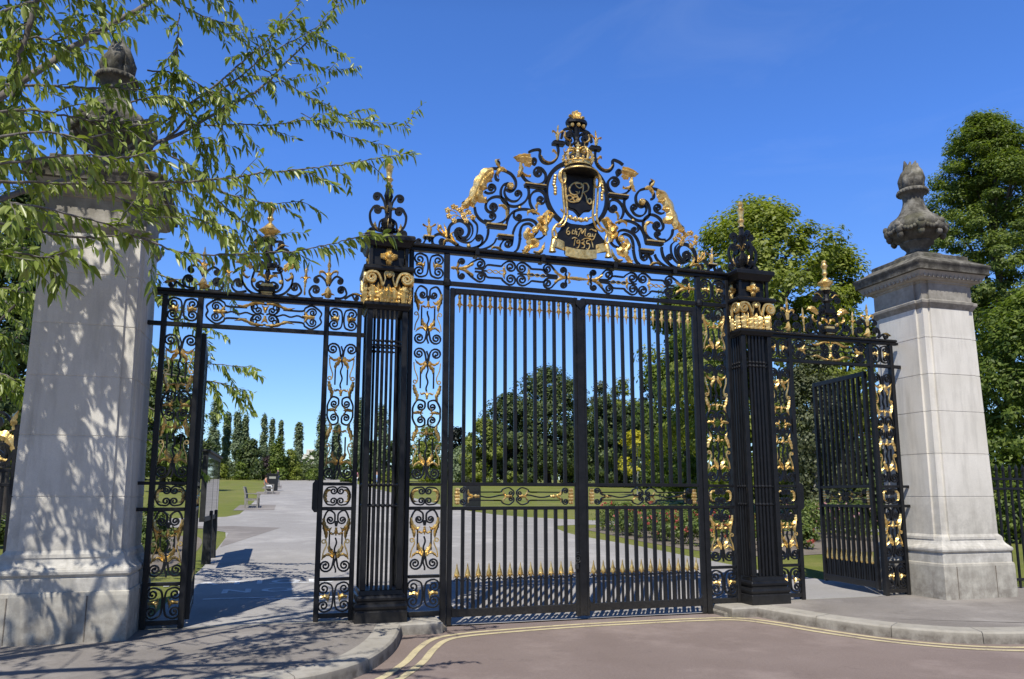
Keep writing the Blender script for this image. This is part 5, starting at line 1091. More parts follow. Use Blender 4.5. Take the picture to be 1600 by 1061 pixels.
# roses
def rose_bush(label, x, y, h, r, petal, group, seed):
    rng = np.random.default_rng(seed); root = thing('rose_bush', label, 'rose bush', (x, y, zt(x, y)), 0, group)
    c, P, out = crown_pts('bush', h, r*.8, 22, 900, r*.42, rng, .12); mesh_np('foliage', cards(P, out, .038), 4, LF['rose'], root)
    st = MB()
    for k in range(6): q = c[k]; st.tube([(0, 0, 0), q*.5+np.array((0, 0, .08)), q], [.012, .009, .006], 5)
    st.build('stems', BARK, root)
    n = 8; d = unit(rng.normal(size=(n, 3))*np.array((1, 1, .7))+np.array((-.1, -.35, .55))); Q = np.array((0, 0, h*.55))+d*np.array((r, r, h*.5))*(.86+.2*rng.random((n, 1)))
    PP = np.concatenate([Q+rng.normal(size=(n, 3))*.022 for _ in range(9)]); mesh_np('flowers', cards(PP, np.concatenate([d]*9)+rng.normal(size=(9*n, 3))*.7, .027, .9), 4, petal, root)
RB = [(5.95, 12.5), (6.0, 11.6), (5.9, 10.7), (5.95, 9.8), (6.05, 8.95), (6.2, 8.1), (6.45, 7.3), (6.9, 6.6), (6.9, 13.2), (7.0, 12.1), (7.0, 11.0), (7.1, 9.9), (7.3, 8.8), (7.7, 7.8), (8.0, 12.6), (8.2, 11.2), (8.4, 9.8), (9.2, 12.0), (9.4, 10.6)]
for i, (x, y) in enumerate(RB): rose_bush('red flowering rose bush in the island bed behind the right main gate leaf', x+random.uniform(-.12, .12), y+random.uniform(-.12, .12), .78+random.uniform(-.12, .15), .52, REDP, 'red rose bushes in the island bed', 200+i)
for i, (px, py) in enumerate(((1256, 838), (1272, 846), (1290, 836), (1308, 842), (1330, 834), (1282, 822), (1312, 820), (1262, 818), (1345, 845))):
    p = ground(px, py); rose_bush('pale pink rose bush behind the open right side gate', p.x, p.y, 1.05, .62, PINKP, 'pink rose bushes behind the right side gateway', 240+i)
p = ground(1262, 858); rose_bush('small low rose with one deep pink bloom, nearest the right side gateway', p.x, p.y, .5, .28, REDP, None, 260)
# ------------------------------------------------------------------ overhanging cherry tree
LT = [(0, 2, 1), (0, 3, 2), (1, 2, 5, 4), (2, 3, 6, 5), (4, 5, 7), (5, 6, 7)]
def lance(P, d, nrm, Ln, wd):
    """folded, drooping leaf blades: base P, direction d"""
    N = len(P); d = unit(d); s = unit(np.cross(d, nrm)); n = np.cross(s, d); L_ = Ln[:, None]; w = wd[:, None]
    f = (.15+.45*crng.random((N, 1)))*w; dr = np.array((0, 0, -1.))
    cu = .3+1.6*crng.random((N, 1)); q = lambda a, b, c, g: P+d*L_*a+s*w*b+n*(f*c)+dr*L_*g*cu
    return np.stack([q(0, 0, 0, 0), q(.30, -.85, 1, .02), q(.30, 0, 0, .02), q(.30, .85, 1, .02), q(.66, -.70, 1, .10), q(.66, 0, 0, .10), q(.66, .70, 1, .10), q(1, 0, .3, .24)], 1)
cherry = thing('cherry_tree', 'overhanging cherry tree with drooping lance leaves, branches crossing in front of the left pier', 'tree', (-9.3, -4.4, .13))
OFS = np.array((-9.3, -4.4, .13)); leafP, leafD, leafS = [], [], []; SZ = [1.]; crng = np.random.default_rng(5)
def inframe(p, m=0):
    x, y, z = project(p); return z > 0 and -m < x < 1600+m and -m < y < 1061+m
def add_leaves(Q, dens, t0=0., droop=.75):
    """alternate leaves along a twig polyline"""
    Q = np.array(Q); seg = np.linalg.norm(np.diff(Q, axis=0), axis=1); L_ = seg.sum(); cum = np.concatenate([[0], np.cumsum(seg)])
    n = max(2, int(L_*dens)); side = 1
    for k in range(n):
        s = L_*(t0+(1-t0)*(k+crng.random())/n); i = min(len(seg)-1, np.searchsorted(cum, s)-1); i = max(i, 0); p = Q[i]+(Q[i+1]-Q[i])*((s-cum[i])/(seg[i]+1e-9)); t = unit(Q[i+1]-Q[i])
        side = -side; r = crng.normal(size=3); lat = unit(np.cross(t, r)); d = unit(t*.55+lat*.75*side+np.array((0, 0, -droop*(.3+1.15*crng.random()))))
        leafP.append(p); leafD.append(d); leafS.append(SZ[0])
twigs = MB()
def twig(p0, d0, L_, r, dens=50, sag=.22):
    Q = [np.array(p0)]; d = unit(np.array(d0))
    for k in range(6): d = unit(d+crng.normal(size=3)*.12+np.array((0, 0, -sag*.35))); Q.append(Q[-1]+d*L_/6)
    twigs.tube([q-OFS for q in Q], [r*(1-.8*i/6) for i in range(7)], 5); add_leaves(Q, dens); return Q
def branch(pts, r0, r1, nt=6, tl=.5, dens=26, lt0=.2, tw0=.15, sag=.22, n=7, own=True):
    P = [atY(x, y, Y+.75 if Y < 0 else Y) for x, y, Y in pts]; Q = catmull(P, n); m = len(Q); mb = MB()
    mb.tube([q-OFS+crng.normal(size=3)*.004 for q in Q], [r0+(r1-r0)*i/(m-1) for i in range(m)], 7); mb.build('branch', BARKG, cherry, 60)
    if own: add_leaves(Q, dens, lt0)
    for k in range(nt):
        t = tw0+(1-tw0)*(k+crng.random())/nt; i = min(m-2, int(t*(m-1))); ax = unit(Q[i+1]-Q[i]); d = unit(ax*.75+crng.normal(size=3)*.55*np.array((1, 1, .8))+np.array((.12, 0, .02)))
        twig(Q[i], d, tl*(.55+.8*crng.random()), .0045, sag=sag)
BR = [ # (polyline px,py,Y), r0, r1, twigs, twig length, leaf density, leaf start, twig start
 ([(-60, 190, -4.2), (72, 102, -3.9), (120, 70, -3.8), (170, 40, -3.7), (231, 5, -3.6), (300, -50, -3.4)], .030, .018, 10, .5, 6, .3, .1),
 ([(70, -60, -4.6), (54, 10, -4.6), (40, 60, -4.6), (28, 98, -4.6), (18, 150, -4.6)], .026, .010, 8, .45, 10, .5, .35),
 ([(-60, 130, -4.0), (68, 134, -3.8), (120, 137, -3.7), (178, 137, -3.5), (240, 140, -3.3)], .013, .006, 8, .4, 12, .2, .2),
 ([(-40, 320, -4.0), (90, 285, -3.6), (200, 240, -3.3), (280, 210, -3.1), (345, 172, -2.9), (405, 140, -2.8), (448, 97, -2.7), (515, 28, -2.6), (522, -10, -2.6)], .024, .004, 14, .45, 14, .45, .2),
 ([(250, 228, -3.2), (330, 152, -3.0), (372, 122, -2.9), (420, 82, -2.8), (470, 58, -2.7), (522, 22, -2.6)], .012, .003, 9, .35, 20, .25, .2),
 ([(200, 230, -3.3), (300, 160, -3.1), (370, 105, -2.9), (430, 50, -2.8), (470, 2, -2.8)], .012, .004, 9, .35, 20, .25, .2),
 ([(408, 106, -2.8), (450, 132, -2.7), (490, 156, -2.6), (540, 182, -2.5), (575, 186, -2.5)], .007, .002, 5, .28, 24, .2, .3),
 ([(448, 98, -2.7), (490, 103, -2.6), (525, 109, -2.5), (563, 103, -2.5)], .004, .002, 2, .15, 30, .2, .3),
 ([(318, 196, -3.0), (372, 194, -2.9), (420, 196, -2.8), (475, 188, -2.7), (530, 190, -2.6), (590, 192, -2.5), (638, 200, -2.5)], .008, .002, 8, .3, 32, .05, .05),
 ([(470, 176, -2.7), (520, 205, -2.6), (570, 220, -2.5), (606, 228, -2.5)], .005, .002, 3, .2, 30, .1, .1),
 ([(-40, 282, -4.8), (100, 287, -4.5), (210, 286, -4.3), (294, 284, -4.2), (360, 278, -4.1), (407, 271, -4.0), (450, 266, -4.0), (498, 262, -3.9), (560, 252, -3.8), (600, 246, -3.8), (645, 238, -3.8)], .012, .003, 14, .32, 34, .05, .05),
 ([(250, 235, -3.6), (300, 262, -3.5), (344, 297, -3.4), (390, 312, -3.4), (430, 318, -3.3), (472, 314, -3.3)], .008, .003, 8, .35, 32, .1, .1),
 ([(270, 240, -3.4), (317, 294, -3.3), (355, 325, -3.2), (400, 362, -3.1), (418, 375, -3.1)], .008, .003, 8, .35, 28, .1, .1),
 ([(-40, 340, -5.4), (60, 362, -5.2), (140, 372, -5.1), (204, 366, -5.0), (260, 388, -5.0), (317, 398, -5.0), (380, 396, -4.9), (452, 393, -4.9), (500, 385, -4.9), (545, 375, -4.9), (580, 360, -4.9)], .009, .003, 12, .26, 34, .05, .05),
 ([(-40, 180, -5.0), (40, 172, -4.9), (100, 180, -4.8), (170, 190, -4.7), (240, 186, -4.6)], .010, .004, 8, .38, 19, .05, .05),
 ([(-40, 225, -5.0), (60, 205, -4.9), (130, 215, -4.8), (200, 200, -4.7), (250, 190, -4.6)], .010, .004, 9, .38, 19, .05, .05),
 ([(-40, 260, -5.2), (50, 250, -5.1), (120, 242, -5.0), (190, 246, -4.9), (255, 232, -4.8)], .010, .004, 8, .36, 19, .05, .05),
 ([(-40, 310, -5.4), (50, 322, -5.3), (130, 340, -5.2), (190, 352, -5.1), (230, 330, -5.0)], .009, .003, 8, .34, 22, .05, .05),
 ([(-40, 400, -5.6), (20, 395, -5.5), (70, 402, -5.4), (110, 390, -5.4)], .008, .003, 10, .30, 30, .05, .05),
 ([(-30, 90, -4.6), (40, 60, -4.5), (95, 62, -4.4), (130, 30, -4.4)], .010, .004, 12, .4, 22, .1, .1),
 ([(-30, 30, -4.8), (30, 10, -4.8), (90, -10, -4.7), (160, -20, -4.6), (240, -16, -4.5), (330, -26, -4.4), (420, -30, -4.3)], .012, .004, 16, .28, 22, .1, .1),
 ([(140, -30, -3.6), (158, 20, -3.5), (168, 45, -3.5)], .010, .008, 2, .2, 4, .2, .1),
 ([(270, 0, -3.2), (320, 28, -3.1), (360, 55, -3.0), (420, 58, -2.9)], .006, .002, 8, .34, 22, .1, .1),
 ([(280, 20, -3.4), (276, 80, -3.4), (270, 130, -3.3)], .006, .003, 7, .3, 22, .1, .1),
 ([(230, 110, -3.4), (290, 120, -3.3), (340, 160, -3.2), (350, 230, -3.1)], .008, .003, 10, .4, 22, .1, .1),
 ([(200, 160, -3.5), (260, 150, -3.4), (300, 190, -3.3), (330, 250, -3.2)], .008, .003, 12, .4, 24, .1, .1),
 ([(150, 290, -4.0), (210, 320, -3.9), (270, 330, -3.8), (330, 350, -3.7), (380, 375, -3.6)], .008, .003, 10, .34, 26, .1, .1),
 ([(210, 250, -3.6), (240, 290, -3.6), (290, 300, -3.5), (320, 330, -3.4), (360, 385, -3.3)], .008, .003, 10, .36, 26, .1, .1),
]
for pts, r0, r1, nt, tl, dens, l0, t0_ in BR: branch(pts, r0, r1, int(nt*1.1), tl, dens*1.45, l0, t0_)
# trunk and the limbs above the picture, whose leaves shade the pier and pavement
tk = MB(); tk.tube(np.array([(-9.3, -4.4, 0), (-9.25, -4.4, .6), (-9.1, -4.35, 1.6), (-8.9, -4.3, 2.6)])-OFS, [.30, .22, .19, .18], 12); tk.build('trunk', BARKG, cherry, 60)
LIMBS = []
def limb(P, r0, r1, nt, tl, dens=30):
    Q = catmull([np.array(p, float) for p in P], 6); m = len(Q); mb = MB(); mb.tube([q-OFS for q in Q], [r0+(r1-r0)*i/(m-1) for i in range(m)], 8); mb.build('branch', BARKG, cherry, 60)
    LIMBS.extend(Q[3:])
    for k in range(nt):
        t = .2+.8*(k+crng.random())/nt; i = min(m-2, int(t*(m-1))); ax = unit(Q[i+1]-Q[i]); d = unit(ax*.5+crng.normal(size=3)*.7+np.array((0, 0, .1)))
        end = Q[i]+d*tl
        if any(inframe(Q[i]+d*tl*f-np.array((0, 0, .25*f)), 25) for f in (0, .5, 1.15)): continue
        T = twig(Q[i], d, tl*(.6+.7*crng.random()), .006, dens, .15)
limb([(-8.9, -4.3, 2.5), (-8.3, -4.1, 4.0), (-7.3, -3.9, 5.4), (-6.5, -3.6, 6.4), (-5.6, -3.2, 7.2), (-4.8, -2.8, 7.8)], .13, .03, 26, .8)
limb([(-8.9, -4.3, 2.5), (-8.4, -4.6, 4.2), (-7.7, -5.0, 5.2), (-6.8, -5.5, 5.9), (-5.6, -6.0, 6.4), (-4.6, -6.2, 6.6)], .11, .025, 26, .7)
limb([(-8.9, -4.3, 2.6), (-8.6, -3.8, 4.6), (-8.0, -3.3, 6.2), (-7.2, -2.8, 7.4), (-6.4, -2.2, 8.2)], .12, .03, 22, .8)
limb([(-8.9, -4.3, 2.6), (-9.0, -3.8, 4.0), (-8.6, -3.2, 5.4), (-8.0, -2.7, 6.4), (-7.2, -2.4, 7.2)], .09, .025, 22, .8)
limb([(-8.3, -4.1, 4.0), (-7.6, -3.6, 4.8), (-7.0, -3.2, 5.4), (-6.6, -3.0, 5.8)], .05, .015, 14, .6)
limb([(-8.4, -4.6, 4.2), (-7.6, -5.0, 4.4), (-6.9, -5.4, 4.6), (-6.2, -5.7, 4.8)], .04, .012, 14, .5)
limb([(-8.6, -3.8, 4.6), (-8.0, -2.9, 4.9), (-7.6, -2.3, 5.0), (-7.3, -2.0, 5.1)], .05, .012, 10, .5)
limb([(-9.0, -3.8, 4.0), (-8.6, -3.2, 4.0), (-8.2, -2.7, 3.95), (-7.9, -2.4, 4.0)], .045, .012, 8, .45)
limb([(-8.6, -3.2, 5.4), (-7.9, -2.6, 5.8), (-7.2, -2.1, 6.0), (-6.5, -1.8, 6.2)], .045, .012, 8, .5)
limb([(-6.5, -3.6, 6.4), (-5.4, -3.9, 6.8), (-4.4, -4.1, 7.0), (-3.6, -4.0, 7.1)], .04, .012, 18, .6)
limb([(-5.6, -3.2, 7.2), (-4.6, -2.2, 7.6), (-3.8, -1.6, 8.0)], .03, .010, 12, .6)
limb([(-6.8, -5.5, 5.9), (-6.0, -6.2, 6.0), (-5.2, -6.8, 6.1)], .03, .010, 12, .5)
SZ[0] = 1.4; LV = np.array((L.x, L.y, L.z)); LIMBQ = np.array(LIMBS); nsh = 0
def hid(p, m):
    x, y, z = project(p); return inframe(p, m) and not (x < 70 and y < 400)
def shade(target, smin, smax, n):
    k = 0
    for _ in range(n*12):
        if k >= n: break
        T0 = np.array(target()); q = T0-LV*crng.uniform(smin, smax)
        if q[2] < 3.2 or q[0] < -9.6: continue
        j = np.argmin(np.linalg.norm(LIMBQ-q, axis=1)); a = LIMBQ[j]; dist = np.linalg.norm(a-q)
        if dist > 1.7: continue
        d = unit((q-a)*np.array((1, 1, .4))+crng.normal(size=3)*.25); e = q+d*.75
        if any(hid(a*(1-f)+q*f, 8) for f in (.25, .5, .75)) or any(hid(q+d*.75*f-np.array((0, 0, .22*f)), 14) for f in (0, .35, .7, 1.0)): continue
        twigs.tube([c-OFS for c in catmull([a, a*.5+q*.5+np.array((0, 0, .06)), q], 4)], [.009]*5+[.008, .007, .006, .006], 5)
        twig(q, d, .5+.4*crng.random(), .006, 46, .2); k += 1
    return k
print('shade twigs', shade(lambda: (crng.uniform(-6.75, -5.45), -.68, crng.uniform(.3, 4.5)), 1.0, 3.4, 135), shade(lambda: (crng.uniform(-6.6, -3.0), crng.uniform(-2.6, -.3), .13), 4.0, 9.0, 28), shade(lambda: (crng.uniform(-5.0, -2.4), crng.uniform(.6, 6.0), .2), 6.0, 10.5, 30))
twigs.build('twigs', BARKG, cherry)
LP, LD = np.array(leafP), np.array(leafD); N = len(LP)
Ln = .084*(.6+.7*crng.random(N))*np.array(leafS); wd = Ln*(.17+.07*crng.random(N))
V = lance(LP-OFS, LD, crng.normal(size=(N, 3))*.8+np.array((0, -.2, 1.)), Ln, wd)
mesh_np('leaves', V, 8, LF['cherry'], cherry, LT)
# second cherry inside the park, behind the left side gateway
ch2 = thing('cherry_tree', 'cherry tree inside the park, its leafy sprays hanging behind the left ornate panel', 'tree', (-10.3, 4.2, .25)); leafP, leafD, leafS = [], [], []; SZ[0] = 1.; twigs = MB(); OFS = np.array((-10.3, 4.2, .25))
t2 = MB(); t2.tube([(0, 0, -.1), (.05, 0, .8), (.1, .05, 1.6), (.2, 0, 2.2)], [.22, .17, .15, .13], 10)
for e in ((2.6, -.6, 3.2), (2.7, -.8, 2.5), (2.4, -.5, 4.0), (2.2, -.2, 4.6), (2.6, -.4, 1.9)): t2.tube(catmull([(.15, 0, 1.8), (.9, -.1, 2.0+.3*(e[2]-2)), np.array(e)*.8+np.array((0, 0, .3)), e], 4), [.07]*5+[.04]*4+[.02]*4, 6)
t2.build('trunk', BARK, ch2, 60)
_c = cherry; cherry = ch2
for pts in ([(120, 470, 3.5), (200, 520, 3.2), (260, 560, 3.0), (330, 568, 2.8), (385, 574, 2.7)], [(140, 520, 3.4), (230, 575, 3.0), (300, 592, 2.8), (350, 600, 2.7), (390, 618, 2.6)], [(120, 420, 3.6), (200, 450, 3.4), (260, 470, 3.2), (310, 520, 3.0)], [(100, 380, 3.8), (180, 400, 3.6), (250, 430, 3.4), (300, 440, 3.3), (360, 450, 3.2)], [(120, 560, 3.6), (190, 610, 3.2), (240, 640, 3.0), (290, 655, 2.9)], [(100, 600, 4.0), (180, 650, 3.6), (235, 690, 3.4), (270, 715, 3.3)], [(0, 480, 4.4), (60, 430, 4.2), (140, 420, 4.0), (220, 400, 3.8)], [(-40, 520, 4.6), (10, 470, 4.5), (60, 480, 4.4)], [(-60, 420, 4.8), (0, 400, 4.6), (50, 430, 4.5)], [(-60, 540, 2.6), (-10, 520, 2.5), (40, 540, 2.4)], [(-60, 590, 2.4), (-10, 580, 2.3), (35, 600, 2.2)], [(-60, 470, 2.2), (-10, 450, 2.1), (50, 460, 2.0)], [(-60, 400, 2.2), (0, 380, 2.1), (60, 395, 2.0)], [(-60, 350, 2.2), (0, 340, 2.1), (60, 345, 2.0)]):
    branch(pts, .022, .004, 12, .55, 22, .2, .1)
twigs.build('twigs', BARKG, ch2); LP, LD = np.array(leafP), np.array(leafD); N = len(LP); Ln = .115*(.7+.5*crng.random(N)); mesh_np('leaves', lance(LP-OFS, LD, crng.normal(size=(N, 3))*.8+np.array((0, -.2, 1.)), Ln, Ln*.2), 8, LF['cherry'], ch2, LT)
# ------------------------------------------------------------------ park furniture
def bench(label, px, py):
    p = ground(px, py); root = thing('park_bench', label, 'bench', (p.x, p.y, p.z), 0, None); L_ = 1.75
    for y in (0, L_):
        e = MB(); w = .032
        e.rings([[(x-.035, y-w, z), (x+.035, y-w, z), (x+.035, y+w, z), (x-.035, y+w, z)] for x, z in ((-.26, 0), (-.26, .40), (-.27, .62), (-.36, .98))]); e.bbox(.24, .31, y-w, y+w, 0, .64, .006); e.bbox(-.29, .33, y-.04, y+.04, .641, .675, .008); e.bbox(-.22, .24, y-.02, y+.02, .34, .41, .004); e.bbox(-.22, .24, y-.018, y+.018, .10, .15, .004); e.build('end_frame', TEAK, root)
    s = MB()
    for k in range(6): s.bbox(-.20+.085*k, -.13+.085*k, -.03, L_+.03, .411+.006*abs(k-2), .433+.006*abs(k-2), .004)
    s.build('seat', TEAK, root); b = MB()
    for k in range(14):
        y = .07+k*(L_-.14)/13; b.rings([[(x-.012, y-.025, z), (x+.012, y-.025, z), (x+.012, y+.025, z), (x-.012, y+.025, z)] for x, z in ((-.275, .52), (-.345, .91))])
    b.bbox(-.385, -.335, 0.033, L_-.033, .91, .985, .008); b.bbox(-.295, -.25, 0.033, L_-.033, .455, .52, .006); b.build('backrest', TEAK, root); return root
bench('nearest weathered grey teak bench beside the avenue', 392, 794)
bench('second weathered bench along the avenue, before the litter bin', 420, 771.5)
bench('third bench along the avenue, with a person in a cap beside it', 431, 761)
p = ground(425, 767); bn = thing('litter_bin', 'dark square litter bin between the second and third benches', 'bin', tuple(p))
b = MB(); b.bbox(-.42, .42, -.35, .35, .06, 1.25, .02); b.bbox(-.46, .46, -.39, .39, 1.251, 1.35, .03); b.bbox(-.38, .38, -.31, .31, 0, .059, .004); bd = b.build('body', DARKM, bn)
b = MB(); b.bbox(-.25, .25, -.357, -.348, .95, 1.12, .002); b.build('label_plate', cloth('bin_label', (.42, .42, .36)), bd)
p = ground(737, 797); bn = thing('cabinet', 'dark metal cabinet at the corner of the right lawn, behind the gate', 'cabinet', (p.x, p.y, p.z)); b = MB(); b.bbox(-.36, .36, -.3, .3, 0, 1.15, .02); b.bbox(-.38, .38, -.32, .32, 1.151, 1.20, .01); b.build('body', DARKM, bn); b = MB(); b.bbox(-.3, .3, -.308, -.298, .12, 1.05, .003); b.build('door', DARKM, bn)
# noticeboard
nb = thing('noticeboard', 'dark park noticeboard with two reflecting glass panes behind the left gate jamb', 'noticeboard', (-5.30, 6.35, zt(-5.3, 6.35))); dz = zt(-5.3, 6.35)
for y in (-.02, 1.03):
    b = MB(); b.bbox(-.075, .075, y-.075, y+.075, -.1, 1.02, .012); b.lathe([(.085, .0), (.09, .05), (.08, .3), (.088, .7), (.07, .95)], 0, y, 10); b.build('post', BOARD, nb, 40)
b = MB(); b.bbox(-.048, .048, -1.25, 1.45, .84, .93, .004); b.bbox(-.048, .048, -1.25, 1.45, 2.02, 2.10, .004); b.bbox(-.09, .09, -1.29, 1.49, 2.101, 2.145, .012)
for y in (-1.25, -.02, .98, 1.39): b.bbox(-.045, .045, y, y+.06, .93, 2.02, .003)
b.bbox(-.045, -.03, -1.2, 1.4, .93, 2.02, .002); b.build('frame', BOARD, nb)
for y0, y1 in ((-1.19, -.02), (.04, .98), (1.04, 1.39)): b = MB(); b.bbox(.040, .0465, y0+.002, y1-.002, .932, 2.018, .001); b.build('glass_pane', GLASS, nb)
# railings beyond the piers
def railing(sx, label):
    root = thing('railing', label, 'railing', (sx*6.80, .15, .131)); n = 26
    r = MB()
    for z in (1.60, 1.76): r.bbox(min(0, sx*3.9), max(0, sx*3.9), -.025, .025, z, z+.04, .004)
    r.bbox(min(0, sx*3.9), max(0, sx*3.9), -.02, .02, .12, .16, .004); r.build('rail', IRON, root)
    b = MB(); b.bbox(-.016, .016, -.016, .016, -.08, 1.96, .003); b.lathe([(.016, 1.90), (.026, 1.92), (.026, 1.96), (.012, 2.0), (.004, 2.03)], 0, 0, 8); bm_ = b.mesh('bar')
    for k in range(n): link('bar', bm_, IRON, root, (sx*(.12+.145*k), 0, 0))
    I, G = MB(sx=sx), MB(sx=sx)
    zs_ = 1.82 if sx > 0 else 1.84; sc = .62 if sx > 0 else 1.0
    iron(I, [(.30*sc, zs_), (.12*sc, zs_+.02), (.04, zs_+.16*sc), (.05, zs_+.40*sc), (.14*sc, zs_+.56*sc)], (.06*sc, 1, 1.2), (.12*sc, -1, 1.5), w=.03, d=.04); iron(I, [(.05, zs_+.2*sc), (.14*sc, zs_+.24*sc), (.24*sc, zs_+.20*sc)], None, (.09*sc, -1, 1.5), w=.026, d=.04)
    gleaf(G, [(.03, zs_+.18*sc), (.10*sc, zs_+.30*sc), (.20*sc, zs_+.34*sc), (.30*sc, zs_+.28*sc)], .13*sc, .08, lobes=4); gleaf(G, [(.05, zs_+.40*sc), (.07*sc, zs_+.52*sc), (.03, zs_+.62*sc)], .08*sc, .07, lobes=3); gleaf(G, [(.10, zs_+.05), (.22*sc, zs_+.08), (.36*sc, zs_+.03)], .07*sc, .06, lobes=3)
    a = I.build('scroll', IRON, root); G.build_split('gilt_ornament', GOLD, a)
    if sx < 0: 
        s = MB(); s.bbox(-.045, -.005, -.03, .03, .0, 2.3, .004); s.build('end_post', IRON, root)
railing(1, 'black bar railing with gilt scroll running right from the right pier'); railing(-1, 'black railing with gilt scroll at the left edge, beside the shaded left pier')
# far building
p = C0+ray(483, 740)*330; hb_ = thing('terrace_house', 'cream stucco building with dark windows glimpsed between distant poplars', 'building', (p[0], p[1], zt(p[0], p[1])))
b = MB(); b.bbox(-5, 7, 0, 8, -2, 12.2, .1); b.bbox(-3, 3.5, -.4, -.001, -2, 14.6, .1); b.bbox(-5.4, 7.4, -.6, 8.4, 12.21, 12.8, .1); b.bbox(-1.5, 2, 0, 3, 14.61, 16.6, .1); b.build('wall', CREAM, hb_)
for z in (2.0, 5.6, 9.2):
    for x in (-4.1, -1.9, .2, 2.3, 5.0): b = MB(); b.bbox(x-.45, x+.45, -.44 if -3 < x < 3.5 else -.04, -.404 if -3 < x < 3.5 else -.004, z, z+2.0, .01); b.build('window', WINDOW, hb_)
# ------------------------------------------------------------------ people
def skin_obj(name, joints, edges, mat, parent):
    me = bpy.data.meshes.new(name); me.from_pydata([j[0] for j in joints], edges, []); o = bpy.data.objects.new('tmp', me); COL.objects.link(o)
    mo = o.modifiers.new('s', 'SKIN'); mo.use_smooth_shade = True
    for v, j in zip(me.skin_vertices[0].data, joints): v.radius = (j[1], j[1]*(j[2] if len(j) > 2 else 1))
    me.skin_vertices[0].data[0].use_root = True
    o.modifiers.new('b', 'SUBSURF').levels = 1
    dg = bpy.context.evaluated_depsgraph_get(); m2 = bpy.data.meshes.new_from_object(o.evaluated_get(dg)); bpy.data.objects.remove(o); m2.name = name; m2.materials.clear(); return link(name, m2, mat, parent)
TOPS = dict(white=cloth('white_cotton', (.78, .78, .78)), blue=cloth('light_blue_shirt', (.36, .50, .72)), orange=cloth('orange_top', (.75, .25, .14)), teal=cloth('teal_top', (.10, .42, .45)), navy=cloth('navy_jacket', (.03, .04, .07)), green=cloth('lime_cap', (.45, .60, .12)), dark=cloth('dark_trousers', (.05, .035, .04)), pink=cloth('pink_top', (.72, .30, .36)), denim=cloth('blue_denim', (.12, .17, .28)))
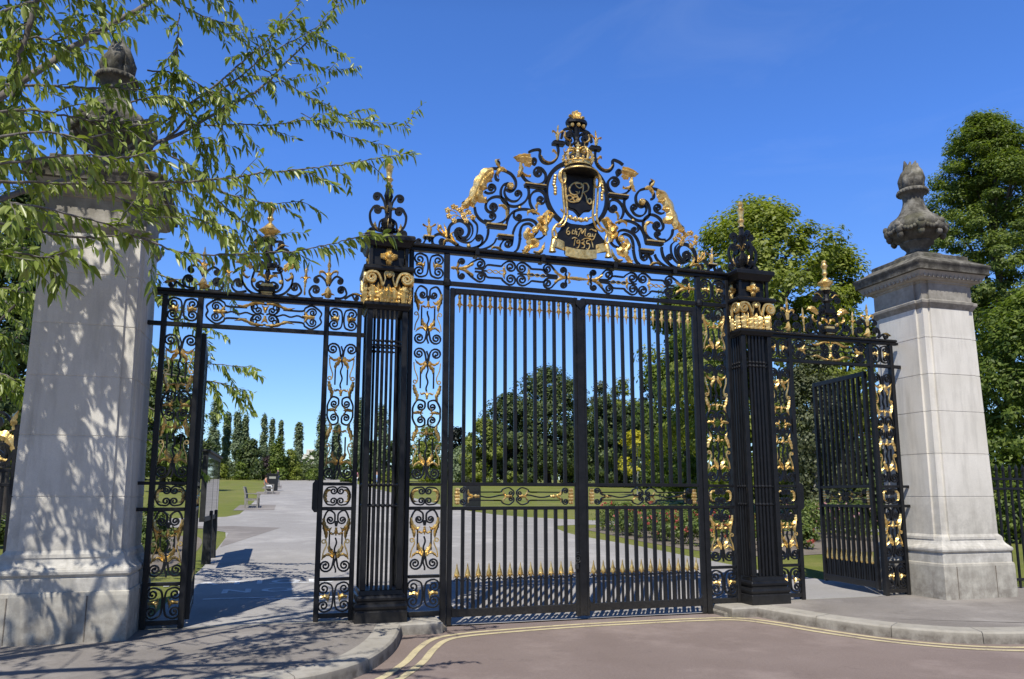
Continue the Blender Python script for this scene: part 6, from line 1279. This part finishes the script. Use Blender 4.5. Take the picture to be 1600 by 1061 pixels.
def person(label, px, py, rot, top, legs, pose='stand', cap=None, sit_z=0., group=None):
    p = ground(px, py); root = thing('person', label, 'person', (p.x, p.y, p.z+sit_z), rot, group)
    if pose == 'stand':
        J = [((0, 0, .95), .13), ((0, 0, 1.15), .125), ((0, 0, 1.38), .14), ((0, 0, 1.50), .06), ((0, -.01, 1.60), .085), ((0, 0, 1.70), .075), ((.19, 0, 1.40), .055), ((.25, .02, 1.14), .042), ((.23, -.10, .90), .035), ((-.19, 0, 1.40), .055), ((-.25, .02, 1.14), .042), ((-.22, -.10, .90), .035), ((.10, 0, .88), .085), ((.11, -.05, .48), .06), ((.12, .05, .07), .045), ((.12, -.10, .035), .035), ((-.10, 0, .88), .085), ((-.11, .06, .48), .06), ((-.12, .12, .07), .045), ((-.12, -.02, .035), .035)]
    else:
        J = [((0, 0, .10), .14), ((0, .02, .32), .125), ((0, .0, .53), .135), ((0, -.02, .66), .06), ((0, -.04, .76), .085), ((0, -.03, .86), .075), ((.19, 0, .55), .055), ((.24, -.06, .32), .042), ((.16, -.24, .24), .035), ((-.19, 0, .55), .055), ((-.24, -.06, .32), .042), ((-.16, -.24, .24), .035), ((.10, -.08, .10), .085), ((.13, -.44, .10 if sit_z else .34), .06), ((.13, -.50, -.36 if sit_z else .06), .045), ((.13, -.62, -.40 if sit_z else .03), .035), ((-.10, -.08, .10), .085), ((-.13, -.44, .10 if sit_z else .30), .06), ((-.13, -.50, -.36 if sit_z else .06), .045), ((-.13, -.62, -.40 if sit_z else .03), .035)]
    E_ = [(0, 1), (1, 2), (2, 3), (3, 4), (4, 5), (2, 6), (6, 7), (7, 8), (2, 9), (9, 10), (10, 11), (0, 12), (12, 13), (13, 14), (14, 15), (0, 16), (16, 17), (17, 18), (18, 19)]
    skin_obj('body', J, E_, SKIN, root)
    k = 1.22
    T = [(J[i][0], J[i][1]*k) for i in (0, 1, 2, 6, 7, 9, 10)]; skin_obj('shirt', T, [(0, 1), (1, 2), (2, 3), (3, 4), (2, 5), (5, 6)], TOPS[top], root)
    T = [(J[i][0], J[i][1]*k) for i in (0, 12, 13, 14, 16, 17, 18)]; skin_obj('trousers', T, [(0, 1), (1, 2), (2, 3), (0, 4), (4, 5), (5, 6)], TOPS[legs], root)
    h = MB(); c = J[4][0]; h.lathe([(.098, c[2]+.0), (.104, c[2]+.06), (.098, c[2]+.11), (.06, c[2]+.155), (.01, c[2]+.165)], c[0], c[1]+.02, 12); h.build('cap' if cap else 'hair', TOPS[cap] if cap else HAIR, root, 60)
person('person in a white top and dark trousers walking on the left lawn', 375, 748.5, .4, 'white', 'dark')
person('person in white sitting on the grass right of the walker', 383, 746, 1.2, 'white', 'dark', 'sit')
person('person in dark clothes sitting on the grass right of the walker', 387.5, 746.5, -.8, 'navy', 'denim', 'sit')
person('person in orange seated on the second bench', 414.5, 768, PI/2, 'orange', 'white', 'sit', None, .34)
person('person in a lime cap and navy jacket standing beyond the benches', 433.5, 757.5, 1.4, 'navy', 'denim', 'stand', 'green')
person('person in pink and white walking on the avenue beside the left pillar', 555, 762, .2, 'pink', 'white')
person('person in light blue seen between the left pillar bars', 588, 768, -.3, 'blue', 'denim')
person('person in white at the far end of the avenue', 459, 746.5, .3, 'white', 'dark', 'sit'); person('person in navy at the far end of the avenue', 464.5, 746.5, -.3, 'navy', 'denim', 'sit')
person('person in white sitting on the lawn far left of the main gate view', 759, 754, .5, 'white', 'white', 'sit'); person('person in navy sitting on the lawn by the fourth gate bar', 797, 755, -.5, 'navy', 'denim', 'sit'); person('person in white lounging on the lawn before the oaks', 851, 756, .9, 'white', 'dark', 'sit')
person('person in a teal top sitting on the lawn just left of the meeting bar', 898, 758, .2, 'teal', 'dark', 'sit')
person('person in a light blue shirt standing on the right lawn', 1076, 763, PI, 'blue', 'denim'); person('person in a white top and dark bag on the right lawn', 1092, 762, PI*.9, 'white', 'dark')
